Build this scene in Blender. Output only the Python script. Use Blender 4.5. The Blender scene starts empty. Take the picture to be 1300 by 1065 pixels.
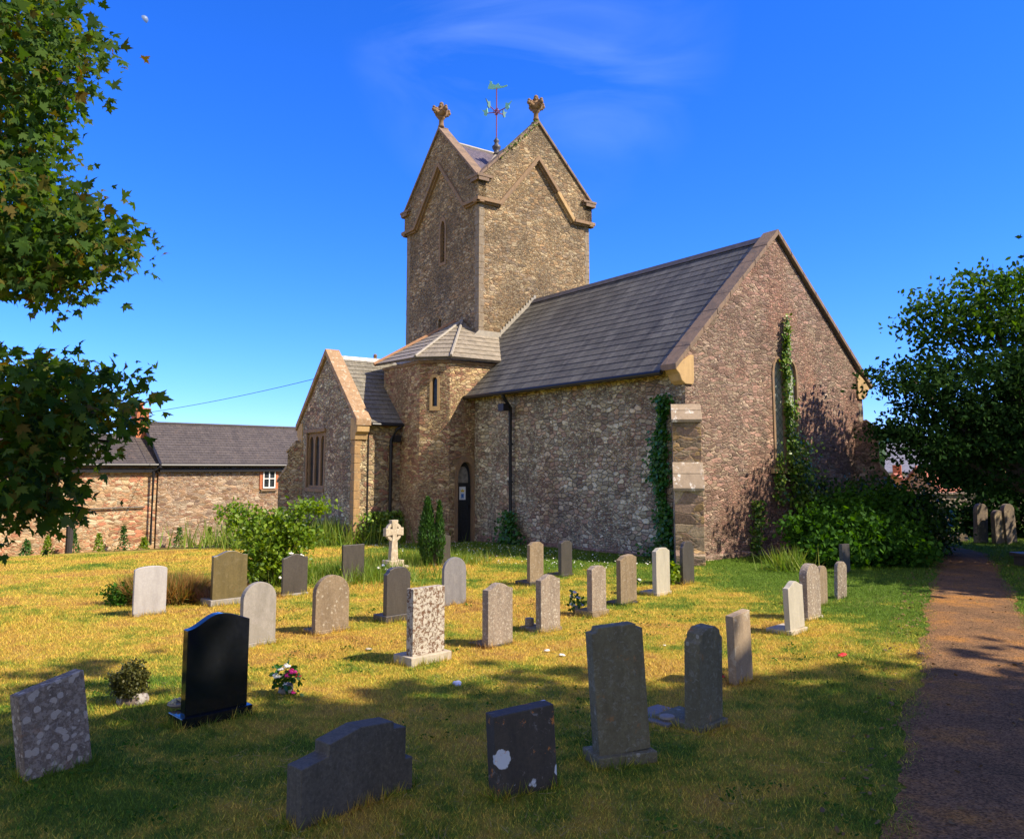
import bpy, bmesh, math, random
import numpy as np
from mathutils import Vector, Matrix
random.seed(7); R = np.random.default_rng(11)
rad = math.radians; PI = math.pi
sc = bpy.context.scene
COL = sc.collection

# ------------------------------------------------------------------ camera, sky, sun, exposure
cd = bpy.data.cameras.new('camera'); cam = bpy.data.objects.new('camera', cd); COL.objects.link(cam)
cam.location = (0, 0, 2.2); cam.rotation_euler = (rad(90 + 5.892), 0, 0)
cd.sensor_width = 36; cd.lens = 1032.5 / 1300 * 36; cd.shift_y = -45 / 1300
cd.clip_start = .05; cd.clip_end = 4000
sc.camera = cam
SUN_H, SUN_E = rad(108), rad(44)
S = Vector((math.cos(SUN_E) * math.sin(SUN_H), math.cos(SUN_E) * math.cos(SUN_H), math.sin(SUN_E)))
w = bpy.data.worlds.new('World'); sc.world = w; w.use_nodes = True
nt = w.node_tree; bg = nt.nodes['Background']
sky = nt.nodes.new('ShaderNodeTexSky'); sky.sky_type = 'NISHITA'; sky.sun_disc = False
sky.sun_elevation = SUN_E; sky.sun_rotation = SUN_H; sky.air_density = 1.0; sky.dust_density = .1; sky.ozone_density = 6.0; sky.altitude = 800
hs = nt.nodes.new('ShaderNodeHueSaturation'); hs.inputs['Saturation'].default_value = 1.1; hs.inputs['Value'].default_value = 1.12
tn = nt.nodes.new('ShaderNodeVectorMath'); tn.operation = 'MULTIPLY'; tn.inputs[1].default_value = (.50, .60, 1.04)   # deep, polarised-looking blue
nt.links.new(sky.outputs[0], tn.inputs[0]); nt.links.new(tn.outputs[0], hs.inputs['Color'])
# thin cirrus wisps high in the sky
tc = nt.nodes.new('ShaderNodeTexCoord'); mp = nt.nodes.new('ShaderNodeMapping'); mp.inputs['Scale'].default_value = (1.6, 3.0, 5.0); mp.inputs['Rotation'].default_value = (.3, .5, .2)
nz = nt.nodes.new('ShaderNodeTexNoise'); nz.inputs['Scale'].default_value = 1.7; nz.inputs['Detail'].default_value = 7; nz.inputs['Distortion'].default_value = 1.2
cr = nt.nodes.new('ShaderNodeMapRange'); cr.inputs['From Min'].default_value = .42; cr.inputs['From Max'].default_value = .8; cr.inputs['To Max'].default_value = .11
mx = nt.nodes.new('ShaderNodeMixRGB'); mx.inputs[2].default_value = (5.5, 7.0, 9.0, 1)
nt.links.new(tc.outputs['Generated'], mp.inputs[0]); nt.links.new(mp.outputs[0], nz.inputs[0]); nt.links.new(nz.outputs[0], cr.inputs[0])
dw = nt.nodes.new('ShaderNodeVectorMath'); dw.operation = 'DOT_PRODUCT'; dw.inputs[1].default_value = Vector((.03, .87, .49)).normalized()
dm = nt.nodes.new('ShaderNodeMapRange'); dm.inputs['From Min'].default_value = .975; dm.inputs['From Max'].default_value = .997; wm = nt.nodes.new('ShaderNodeMath'); wm.operation = 'MULTIPLY'
nt.links.new(tc.outputs['Generated'], dw.inputs[0]); nt.links.new(dw.outputs['Value'], dm.inputs[0]); nt.links.new(dm.outputs[0], wm.inputs[0]); nt.links.new(cr.outputs[0], wm.inputs[1]); nt.links.new(wm.outputs[0], mx.inputs[0]); nt.links.new(hs.outputs[0], mx.inputs[1]); # invented cumulus behind the camera, added to brighten and neutralise the blue shade
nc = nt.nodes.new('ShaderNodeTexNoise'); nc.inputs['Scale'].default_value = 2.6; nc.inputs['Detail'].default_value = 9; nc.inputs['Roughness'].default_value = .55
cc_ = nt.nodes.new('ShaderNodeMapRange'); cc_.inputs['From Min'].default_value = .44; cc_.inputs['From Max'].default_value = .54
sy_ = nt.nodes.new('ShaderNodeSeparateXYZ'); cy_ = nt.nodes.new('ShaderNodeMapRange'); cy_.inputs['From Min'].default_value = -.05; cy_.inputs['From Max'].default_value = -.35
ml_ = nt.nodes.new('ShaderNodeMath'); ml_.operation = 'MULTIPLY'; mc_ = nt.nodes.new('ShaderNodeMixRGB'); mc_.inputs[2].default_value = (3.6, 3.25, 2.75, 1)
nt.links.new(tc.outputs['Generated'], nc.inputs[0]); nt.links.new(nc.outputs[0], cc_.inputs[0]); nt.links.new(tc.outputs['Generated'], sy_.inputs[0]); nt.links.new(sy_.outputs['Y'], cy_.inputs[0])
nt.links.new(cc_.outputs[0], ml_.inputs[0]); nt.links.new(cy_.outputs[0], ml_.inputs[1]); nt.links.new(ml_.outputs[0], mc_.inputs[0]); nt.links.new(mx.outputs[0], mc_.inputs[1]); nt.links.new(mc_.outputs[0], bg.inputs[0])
bg.inputs[1].default_value = .15
ld = bpy.data.lights.new('sun', 'SUN'); ld.energy = 4.8; ld.angle = rad(.5); ld.color = (1, .88, .70)
sun = bpy.data.objects.new('sun', ld); COL.objects.link(sun); sun.rotation_euler = S.to_track_quat('Z', 'Y').to_euler()
sc.view_settings.view_transform = 'Standard'; sc.view_settings.look = 'None'; sc.view_settings.exposure = 0.88; sc.view_settings.gamma = 1

# ------------------------------------------------------------------ shared frames
C0 = Vector((4.168, 19.495, 0)); HE = rad(144.039)
EX = Vector((math.sin(HE), math.cos(HE), 0)); NX = Vector((-EX.y, EX.x, 0))      # church east, church north
def terr(x, y):
    u = (x - C0.x) * EX.x + (y - C0.y) * EX.y
    if u >= 0: return 0.0
    return -.0022 * u * u if u > -20 else -.88 - .088 * min(-20 - u, 14)
def terr_np(x, y):
    u = (x - C0.x) * EX.x + (y - C0.y) * EX.y
    return np.where(u >= 0, 0, np.where(u > -20, -.0022 * u * u, -.88 - .088 * np.minimum(-20 - u, 14)))

# ------------------------------------------------------------------ mesh helpers
class MB:
    def __init__(s): s.v = []; s.f = []; s.uv = []; s.m = []
    def add(s, vs, fs, uvs=None, m=0):
        b = len(s.v); s.v += [tuple(p) for p in vs]
        for i, f in enumerate(fs):
            s.f.append([b + k for k in f]); s.m.append(m)
            s.uv.append(uvs[i] if uvs else [(0, 0)] * len(f))
        return s
    def box(s, x0, x1, y0, y1, z0, z1, M=None, m=0):
        vs = [Vector((x, y, z)) for x in (x0, x1) for y in (y0, y1) for z in (z0, z1)]
        if M: vs = [M @ p for p in vs]
        return s.add(vs, [(0, 1, 3, 2), (4, 6, 7, 5), (0, 4, 5, 1), (2, 3, 7, 6), (0, 2, 6, 4), (1, 5, 7, 3)], m=m)
    def prism(s, poly, a, b, ax='x', M=None, m=0):
        # poly in the two other axes (kept in order), extruded a..b along ax
        def P(q, t):
            p = {'x': (t, q[0], q[1]), 'y': (q[0], t, q[1]), 'z': (q[0], q[1], t)}[ax]
            p = Vector(p); return M @ p if M else p
        n = len(poly); area = sum(poly[i][0] * poly[(i + 1) % n][1] - poly[(i + 1) % n][0] * poly[i][1] for i in range(n))
        if area < 0: poly = poly[::-1]
        vs = [P(q, a) for q in poly] + [P(q, b) for q in poly]
        lo = list(range(n)); hi = [n + i for i in range(n)]
        flip = (ax == 'y')
        fs = []
        A, B = lo[::-1], hi
        if flip: A, B = A[::-1], B[::-1]
        fs += [A, B]
        for i in range(n):
            j = (i + 1) % n; q = [i, j, n + j, n + i]
            fs.append(q[::-1] if flip else q)
        return s.add(vs, fs, m=m)
    def tube(s, pts, r, n=8, caps=True, m=0):
        pts = [Vector(p) for p in pts]; rr = r if isinstance(r, (list, tuple)) else [r] * len(pts)
        rings = []; up = Vector((0, 0, 1))
        for i, p in enumerate(pts):
            d = (pts[min(i + 1, len(pts) - 1)] - pts[max(i - 1, 0)]).normalized()
            a = d.cross(up)
            if a.length < .05: a = d.cross(Vector((1, 0, 0)))
            a.normalize(); b = d.cross(a)
            rings.append([p + (a * math.cos(t) + b * math.sin(t)) * rr[i] for t in [2 * PI * k / n for k in range(n)]])
        vs = [q for g in rings for q in g]; fs = []
        for i in range(len(pts) - 1):
            for k in range(n):
                l = (k + 1) % n; fs.append((i * n + k, i * n + l, (i + 1) * n + l, (i + 1) * n + k))
        if caps: fs += [tuple(range(n)), tuple(range((len(pts) - 1) * n, len(pts) * n))[::-1]]
        return s.add(vs, fs, m=m)
    def lathe(s, prof, c=(0, 0, 0), n=16, m=0):
        vs = []; fs = []
        for r, z in prof:
            vs += [(c[0] + r * math.cos(2 * PI * k / n), c[1] + r * math.sin(2 * PI * k / n), c[2] + z) for k in range(n)]
        for i in range(len(prof) - 1):
            for k in range(n):
                l = (k + 1) % n; fs.append((i * n + k, i * n + l, (i + 1) * n + l, (i + 1) * n + k))
        fs += [tuple(range(n))[::-1], tuple(range((len(prof) - 1) * n, len(prof) * n))]
        return s.add(vs, fs, m=m)
    def ball(s, c, r, n=10, sq=(1, 1, 1), m=0):
        vs = []; fs = []; k2 = n // 2 + 1
        for i in range(k2 + 1):
            t = PI * i / k2
            for k in range(n):
                a = 2 * PI * k / n
                vs.append((c[0] + r * sq[0] * math.sin(t) * math.cos(a), c[1] + r * sq[1] * math.sin(t) * math.sin(a), c[2] + r * sq[2] * math.cos(t)))
        for i in range(k2):
            for k in range(n):
                l = (k + 1) % n; fs.append((i * n + k, (i + 1) * n + k, (i + 1) * n + l, i * n + l))
        return s.add(vs, fs, m=m)
    def build(s, name, mats, parent=None, smooth=False, bevel=0, loc=None):
        me = bpy.data.meshes.new(name); me.from_pydata(s.v, [], s.f)
        for mt in (mats if isinstance(mats, (list, tuple)) else [mats]): me.materials.append(mt)
        uvl = me.uv_layers.new(name='UVMap'); flat = [c for f in s.uv for uv in f for c in uv]
        uvl.data.foreach_set('uv', flat); me.polygons.foreach_set('material_index', s.m)
        if smooth: me.polygons.foreach_set('use_smooth', [True] * len(me.polygons))
        me.update(); o = bpy.data.objects.new(name, me); COL.objects.link(o)
        if parent: o.parent = parent
        if loc: o.location = loc
        if bevel:
            b = o.modifiers.new('bevel', 'BEVEL'); b.width = bevel; b.segments = 2; b.limit_method = 'ANGLE'
        return o
def empty(name, loc=(0, 0, 0), rz=0):
    o = bpy.data.objects.new(name, None); COL.objects.link(o); o.location = loc; o.rotation_euler = (0, 0, rz); o.empty_display_size = .3
    return o
def tag(o, label=None, cat=None, group=None, kind=None):
    if label: o['label'] = label
    if cat: o['category'] = cat
    if group: o['group'] = group
    if kind: o['kind'] = kind
    return o
def cut(o, mb):
    me = bpy.data.meshes.new('cutter'); me.from_pydata(mb.v, [], mb.f); bm = bmesh.new(); bm.from_mesh(me)
    bmesh.ops.recalc_face_normals(bm, faces=bm.faces); bm.to_mesh(me); bm.free()
    bm = bmesh.new(); bm.from_mesh(o.data); bmesh.ops.recalc_face_normals(bm, faces=bm.faces); bm.to_mesh(o.data); bm.free()
    c = bpy.data.objects.new('cutter', me); COL.objects.link(c)
    par = o.parent; o.parent = None
    b = o.modifiers.new('cut', 'BOOLEAN'); b.operation = 'DIFFERENCE'; b.object = c; b.solver = 'EXACT'
    bpy.context.view_layer.update()
    dg = bpy.context.evaluated_depsgraph_get()
    nm = bpy.data.meshes.new_from_object(o.evaluated_get(dg)); nm.name = o.data.name
    o.modifiers.remove(b); o.data = nm; bpy.data.objects.remove(c); o.parent = par
    return o
def fast_mesh(name, V, k, mat, parent=None, smooth=False):
    # V: (n*k,3) vertices, every k in a row is one face
    n = len(V) // k; me = bpy.data.meshes.new(name)
    me.vertices.add(n * k); me.vertices.foreach_set('co', V.astype(np.float32).ravel())
    me.loops.add(n * k); me.loops.foreach_set('vertex_index', np.arange(n * k, dtype=np.int32))
    me.polygons.add(n); me.polygons.foreach_set('loop_start', np.arange(0, n * k, k, dtype=np.int32))
    me.polygons.foreach_set('loop_total', np.full(n, k, dtype=np.int32))
    me.materials.append(mat); me.update(calc_edges=True)
    o = bpy.data.objects.new(name, me); COL.objects.link(o)
    if parent: o.parent = parent
    return o

# ------------------------------------------------------------------ materials
def new_mat(name):
    m = bpy.data.materials.new(name); m.use_nodes = True; t = m.node_tree; b = t.nodes['Principled BSDF']
    def N(ty, **k):
        n = t.nodes.new(ty)
        for a, v in k.items():
            if a.startswith('_'): setattr(n, a[1:], v)
            else: n.inputs[a.replace('9', ' ')].default_value = v
        return n
    return m, t, b, N
def ramp(N, stops, interp='LINEAR'):
    r = N('ShaderNodeValToRGB'); e = r.color_ramp.elements; r.color_ramp.interpolation = interp
    while len(e) < len(stops): e.new(.5)
    for i, (p, c) in enumerate(stops): e[i].position = p; e[i].color = (*c, 1)
    return r
def plain(name, col, rough=.6, metal=0, bump=0, scale=30, var=.15, spec=.4):
    m, t, b, N = new_mat(name); L = t.links.new
    tc = N('ShaderNodeTexCoord'); n = N('ShaderNodeTexNoise', Scale=scale, Detail=5)
    L(tc.outputs['Object'], n.inputs['Vector'])
    r = ramp(N, [(.3, tuple(c * (1 - var) for c in col)), (.7, tuple(min(1, c * (1 + var)) for c in col))])
    L(n.outputs['Fac'], r.inputs[0]); L(r.outputs[0], b.inputs['Base Color'])
    b.inputs['Roughness'].default_value = rough; b.inputs['Metallic'].default_value = metal; b.inputs['Specular IOR Level'].default_value = spec
    if bump:
        bp = N('ShaderNodeBump', Strength=bump, Distance=.02); L(n.outputs['Fac'], bp.inputs['Height']); L(bp.outputs[0], b.inputs['Normal'])
    return m
def rubble(name, cols, mortar, sc3=(3.0, 3.0, 6.4), mw=.05, stain=(.06, .055, .05), stain_amt=.5, lichen=.25, bump=.9, seed=0, tint2=None):
    m, t, b, N = new_mat(name); L = t.links.new
    tc = N('ShaderNodeTexCoord'); P = tc.outputs['Object']
    nw = N('ShaderNodeTexNoise', Scale=2.2, Detail=3, Roughness=.5); L(P, nw.inputs['Vector'])
    sub = N('ShaderNodeVectorMath', _operation='SUBTRACT'); L(nw.outputs['Color'], sub.inputs[0]); sub.inputs[1].default_value = (.5, .5, .5)
    scl = N('ShaderNodeVectorMath', _operation='SCALE'); L(sub.outputs[0], scl.inputs[0]); scl.inputs['Scale'].default_value = .17
    ad = N('ShaderNodeVectorMath', _operation='ADD'); L(P, ad.inputs[0]); L(scl.outputs[0], ad.inputs[1])
    mp = N('ShaderNodeMapping', Scale=sc3, Location=(seed * 3.1, seed * 1.7, seed * 5.3)); L(ad.outputs[0], mp.inputs[0])
    def vor(feat, mult):
        mm = N('ShaderNodeVectorMath', _operation='SCALE'); L(mp.outputs[0], mm.inputs[0]); mm.inputs['Scale'].default_value = mult
        v = N('ShaderNodeTexVoronoi', _feature=feat, Scale=1.0, Randomness=.85); L(mm.outputs[0], v.inputs['Vector']); return v
    vc = vor('F1', 1.0); ve = vor('DISTANCE_TO_EDGE', 1.0); vc2 = vor('F1', 2.1); ve2 = vor('DISTANCE_TO_EDGE', 2.1)
    # patches of small stones among the large ones
    nsel = N('ShaderNodeTexNoise', Scale=.9, Detail=2); L(P, nsel.inputs['Vector'])
    sel = N('ShaderNodeMapRange', **{'From9Min': .50, 'From9Max': .56}); L(nsel.outputs['Fac'], sel.inputs[0])
    mcol = N('ShaderNodeMixRGB'); L(sel.outputs[0], mcol.inputs[0]); L(vc.outputs['Color'], mcol.inputs[1]); L(vc2.outputs['Color'], mcol.inputs[2])
    half = N('ShaderNodeMath', _operation='MULTIPLY'); L(ve2.outputs['Distance'], half.inputs[0]); half.inputs[1].default_value = .6
    med = N('ShaderNodeMix'); med.data_type = 'FLOAT'; L(sel.outputs[0], med.inputs[0]); L(ve.outputs['Distance'], med.inputs[2]); L(half.outputs[0], med.inputs[3])
    sep = N('ShaderNodeSeparateColor'); L(mcol.outputs[0], sep.inputs[0])
    k = len(cols); r = ramp(N, [((i + .0) / k, c) for i, c in enumerate(cols)], 'CONSTANT')
    L(sep.outputs[0], r.inputs[0])
    # value jitter per stone
    vj = N('ShaderNodeMapRange', **{'To9Min': .62, 'To9Max': 1.4}); L(sep.outputs[1], vj.inputs[0])
    mj = N('ShaderNodeVectorMath', _operation='SCALE'); L(r.outputs[0], mj.inputs[0]); L(vj.outputs[0], mj.inputs['Scale'])
    g = N('ShaderNodeTexNoise', Scale=16, Detail=8, Roughness=.7); L(P, g.inputs['Vector'])
    gr = N('ShaderNodeMapRange', **{'From9Min': .25, 'From9Max': .75, 'To9Min': .55, 'To9Max': 1.45}); L(g.outputs['Fac'], gr.inputs[0])
    mg = N('ShaderNodeVectorMath', _operation='SCALE'); L(mj.outputs[0], mg.inputs[0]); L(gr.outputs[0], mg.inputs['Scale'])
    # mortar
    mm_ = N('ShaderNodeMapRange', **{'From9Min': mw * .35, 'From9Max': mw * 1.3, 'To9Min': 1.0, 'To9Max': 0.0}); L(med.outputs[0], mm_.inputs[0])
    nm = N('ShaderNodeTexNoise', Scale=1.3, Detail=4); L(P, nm.inputs['Vector'])
    mr2 = N('ShaderNodeMapRange', **{'From9Min': .35, 'From9Max': .62, 'To9Min': .1, 'To9Max': .85}); L(nm.outputs['Fac'], mr2.inputs[0])
    mmu = N('ShaderNodeMath', _operation='MULTIPLY'); L(mm_.outputs[0], mmu.inputs[0]); L(mr2.outputs[0], mmu.inputs[1])
    mo = N('ShaderNodeMixRGB'); mo.inputs[2].default_value = (*mortar, 1); L(mmu.outputs[0], mo.inputs[0]); L(mg.outputs[0], mo.inputs[1])
    last = mo.outputs[0]
    if tint2:
        col2, s2, lo, hi, amt = tint2
        n2 = N('ShaderNodeTexNoise', Scale=s2, Detail=3); L(P, n2.inputs['Vector'])
        r2 = N('ShaderNodeMapRange', **{'From9Min': lo, 'From9Max': hi, 'To9Max': amt}); L(n2.outputs['Fac'], r2.inputs[0])
        x = N('ShaderNodeMixRGB', _blend_type='MULTIPLY'); x.inputs[2].default_value = (*col2, 1); L(r2.outputs[0], x.inputs[0]); L(last, x.inputs[1]); last = x.outputs[0]
    ns = N('ShaderNodeTexNoise', Scale=.55, Detail=6, Roughness=.65); L(P, ns.inputs['Vector'])
    rs = N('ShaderNodeMapRange', **{'From9Min': .48, 'From9Max': .68, 'To9Max': stain_amt}); L(ns.outputs['Fac'], rs.inputs[0])
    x = N('ShaderNodeMixRGB'); x.inputs[2].default_value = (*stain, 1); L(rs.outputs[0], x.inputs[0]); L(last, x.inputs[1]); last = x.outputs[0]
    # pale lichen spots
    vl = N('ShaderNodeTexVoronoi', Scale=2.3, Randomness=1.0); L(P, vl.inputs['Vector'])
    nl = N('ShaderNodeTexNoise', Scale=18, Detail=4); L(P, nl.inputs['Vector'])
    al = N('ShaderNodeMath', _operation='MULTIPLY_ADD'); L(nl.outputs['Fac'], al.inputs[0]); al.inputs[1].default_value = .22; L(vl.outputs['Distance'], al.inputs[2])
    rl = N('ShaderNodeMapRange', **{'From9Min': .19, 'From9Max': .17, 'To9Max': lichen * 2.4}); rl.clamp = True; L(al.outputs[0], rl.inputs[0])
    x = N('ShaderNodeMixRGB'); x.inputs[2].default_value = (.5, .47, .4, 1); L(rl.outputs[0], x.inputs[0]); L(last, x.inputs[1]); last = x.outputs[0]
    L(last, b.inputs['Base Color']); b.inputs['Roughness'].default_value = .92; b.inputs['Specular IOR Level'].default_value = .2
    # relief: rounded stone faces, random setback, grain
    he = N('ShaderNodeMapRange', **{'From9Max': mw * 2.6, 'To9Max': 1.0}); he.interpolation_type = 'SMOOTHSTEP'; L(med.outputs[0], he.inputs[0])
    h1 = N('ShaderNodeMath', _operation='MULTIPLY_ADD'); L(sep.outputs[2], h1.inputs[0]); h1.inputs[1].default_value = .9; L(he.outputs[0], h1.inputs[2])
    h2 = N('ShaderNodeMath', _operation='MULTIPLY_ADD'); L(g.outputs['Fac'], h2.inputs[0]); h2.inputs[1].default_value = 1.3; L(h1.outputs[0], h2.inputs[2])
    bp = N('ShaderNodeBump', Strength=bump, Distance=.035); L(h2.outputs[0], bp.inputs['Height']); L(bp.outputs[0], b.inputs['Normal'])
    return m
def slate(name, c1, c2, gap, bw=.32, rh=.2, lichen=.3, streak=.5, rough=.55, warm=(.2, .15, .1)):
    m, t, b, N = new_mat(name); L = t.links.new
    tc = N('ShaderNodeTexCoord')
    br = N('ShaderNodeTexBrick', Scale=1.0, **{'Mortar9Size': .006, 'Brick9Width': bw, 'Row9Height': rh, 'Bias': 0.0, 'Mortar9Smooth': .2}); br.offset = .5
    br.inputs['Color1'].default_value = (*c1, 1); br.inputs['Color2'].default_value = (*c2, 1); br.inputs['Mortar'].default_value = (*gap, 1)
    L(tc.outputs['UV'], br.inputs['Vector'])
    n = N('ShaderNodeTexNoise', Scale=14, Detail=7, Roughness=.7); L(tc.outputs['Object'], n.inputs['Vector'])
    gr = N('ShaderNodeMapRange', **{'From9Min': .3, 'From9Max': .7, 'To9Min': .65, 'To9Max': 1.35}); L(n.outputs['Fac'], gr.inputs[0])
    mg = N('ShaderNodeVectorMath', _operation='SCALE'); L(br.outputs['Color'], mg.inputs[0]); L(gr.outputs[0], mg.inputs['Scale'])
    # streaks running down the slope
    mp = N('ShaderNodeMapping', Scale=(1.9, .22, 1)); L(tc.outputs['UV'], mp.inputs[0])
    ns = N('ShaderNodeTexNoise', Scale=1.6, Detail=6, Roughness=.7); L(mp.outputs[0], ns.inputs['Vector'])
    rs = N('ShaderNodeMapRange', **{'From9Min': .42, 'From9Max': .66, 'To9Max': streak}); L(ns.outputs['Fac'], rs.inputs[0])
    x = N('ShaderNodeMixRGB', _blend_type='MULTIPLY'); x.inputs[2].default_value = (.42, .42, .46, 1); L(rs.outputs[0], x.inputs[0]); L(mg.outputs[0], x.inputs[1])
    nl = N('ShaderNodeTexNoise', Scale=3.2, Detail=8, Roughness=.8); L(tc.outputs['Object'], nl.inputs['Vector'])
    rl = N('ShaderNodeMapRange', **{'From9Min': .57, 'From9Max': .66, 'To9Max': lichen}); L(nl.outputs['Fac'], rl.inputs[0])
    y = N('ShaderNodeMixRGB'); y.inputs[2].default_value = (*warm, 1); L(rl.outputs[0], y.inputs[0]); L(x.outputs[0], y.inputs[1])
    L(y.outputs[0], b.inputs['Base Color']); b.inputs['Roughness'].default_value = rough; b.inputs['Specular IOR Level'].default_value = .35
    ad = N('ShaderNodeMath', _operation='MULTIPLY_ADD'); L(br.outputs['Fac'], ad.inputs[0]); ad.inputs[1].default_value = -1.0; L(n.outputs['Fac'], ad.inputs[2])
    bp = N('ShaderNodeBump', Strength=.5, Distance=.012); L(ad.outputs[0], bp.inputs['Height']); L(bp.outputs[0], b.inputs['Normal'])
    return m
def gravestone(name, base, dark, lich=(.5, .48, .42), amt=.5, thr=.5, rough=.85, lsc=9, bump=.35, orange=0, ros=None):
    m, t, b, N = new_mat(name); L = t.links.new
    tc = N('ShaderNodeTexCoord'); oi = N('ShaderNodeObjectInfo')
    ad = N('ShaderNodeVectorMath', _operation='ADD'); L(tc.outputs['Object'], ad.inputs[0])
    ml = N('ShaderNodeMath', _operation='MULTIPLY'); L(oi.outputs['Random'], ml.inputs[0]); ml.inputs[1].default_value = 37.0; L(ml.outputs[0], ad.inputs[1])
    P = ad.outputs[0]
    n = N('ShaderNodeTexNoise', Scale=38, Detail=8, Roughness=.75); L(P, n.inputs['Vector'])
    r = ramp(N, [(.3, dark), (.7, base)]); L(n.outputs['Fac'], r.inputs[0])
    mp = N('ShaderNodeMapping', Scale=(4, 4, .8)); L(P, mp.inputs[0])
    ns = N('ShaderNodeTexNoise', Scale=2.2, Detail=6, Roughness=.7); L(mp.outputs[0], ns.inputs['Vector'])
    rs = N('ShaderNodeMapRange', **{'From9Min': .42, 'From9Max': .7, 'To9Max': .6}); L(ns.outputs['Fac'], rs.inputs[0])
    x = N('ShaderNodeMixRGB'); x.inputs[2].default_value = (*[c * .7 for c in dark], 1); L(rs.outputs[0], x.inputs[0]); L(r.outputs[0], x.inputs[1])
    nl = N('ShaderNodeTexNoise', Scale=lsc, Detail=7, Roughness=.75, Distortion=.6); L(P, nl.inputs['Vector'])
    rl = N('ShaderNodeMapRange', **{'From9Min': thr, 'From9Max': thr + .07, 'To9Max': amt}); L(nl.outputs['Fac'], rl.inputs[0])
    y = N('ShaderNodeMixRGB'); y.inputs[2].default_value = (*lich, 1); L(rl.outputs[0], y.inputs[0]); L(x.outputs[0], y.inputs[1])
    last = y.outputs[0]
    if ros:
        rsc, rth, ram, rcol = ros
        nd = N('ShaderNodeTexNoise', Scale=30, Detail=4); L(P, nd.inputs['Vector'])
        vd = N('ShaderNodeTexVoronoi', Scale=rsc, Randomness=1.0); L(P, vd.inputs['Vector']); sp_ = N('ShaderNodeSeparateColor'); L(vd.outputs['Color'], sp_.inputs[0])
        dd = N('ShaderNodeMath', _operation='MULTIPLY_ADD'); L(nd.outputs['Fac'], dd.inputs[0]); dd.inputs[1].default_value = .28; L(vd.outputs['Distance'], dd.inputs[2])
        th_ = N('ShaderNodeMapRange', **{'From9Min': .35, 'From9Max': 1.0, 'To9Min': 0.0, 'To9Max': rth}); L(sp_.outputs[0], th_.inputs[0])
        df_ = N('ShaderNodeMath', _operation='SUBTRACT'); L(th_.outputs[0], df_.inputs[0]); L(dd.outputs[0], df_.inputs[1])
        rr_ = N('ShaderNodeMapRange', **{'From9Min': -.02, 'From9Max': .02, 'To9Max': ram}); L(df_.outputs[0], rr_.inputs[0])
        q_ = N('ShaderNodeMixRGB'); q_.inputs[2].default_value = (*rcol, 1); L(rr_.outputs[0], q_.inputs[0]); L(last, q_.inputs[1]); last = q_.outputs[0]
    if orange:
        no = N('ShaderNodeTexNoise', Scale=7, Detail=6, Roughness=.8); L(P, no.inputs['Vector'])
        ro = N('ShaderNodeMapRange', **{'From9Min': .6, 'From9Max': .64, 'To9Max': orange}); L(no.outputs['Fac'], ro.inputs[0])
        z = N('ShaderNodeMixRGB'); z.inputs[2].default_value = (.55, .2, .03, 1); L(ro.outputs[0], z.inputs[0]); L(last, z.inputs[1]); last = z.outputs[0]
    L(last, b.inputs['Base Color']); b.inputs['Roughness'].default_value = rough
    ab = N('ShaderNodeMath', _operation='ADD'); L(n.outputs['Fac'], ab.inputs[0]); L(rl.outputs[0], ab.inputs[1])
    bp = N('ShaderNodeBump', Strength=bump, Distance=.008); L(ab.outputs[0], bp.inputs['Height']); L(bp.outputs[0], b.inputs['Normal'])
    return m
def leafmat(name, cols, trans=.35, rough=.45, tcol=None, spec=.3):
    m, t, b, N = new_mat(name); L = t.links.new
    g = N('ShaderNodeNewGeometry'); k = len(cols)
    r = ramp(N, [(i / max(1, k - 1), c) for i, c in enumerate(cols)]); L(g.outputs['Random Per Island'], r.inputs[0])
    L(r.outputs[0], b.inputs['Base Color']); b.inputs['Roughness'].default_value = rough; b.inputs['Specular IOR Level'].default_value = spec
    tr = N('ShaderNodeBsdfTranslucent'); hs = N('ShaderNodeHueSaturation', Value=1.5, Saturation=1.15, Hue=.485); L(r.outputs[0], hs.inputs['Color']); L(hs.outputs[0], tr.inputs['Color'])
    mx = N('ShaderNodeMixShader'); mx.inputs[0].default_value = trans; out = t.nodes['Material Output']
    L(b.outputs[0], mx.inputs[1]); L(tr.outputs[0], mx.inputs[2]); L(mx.outputs[0], out.inputs['Surface'])
    return m
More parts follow.
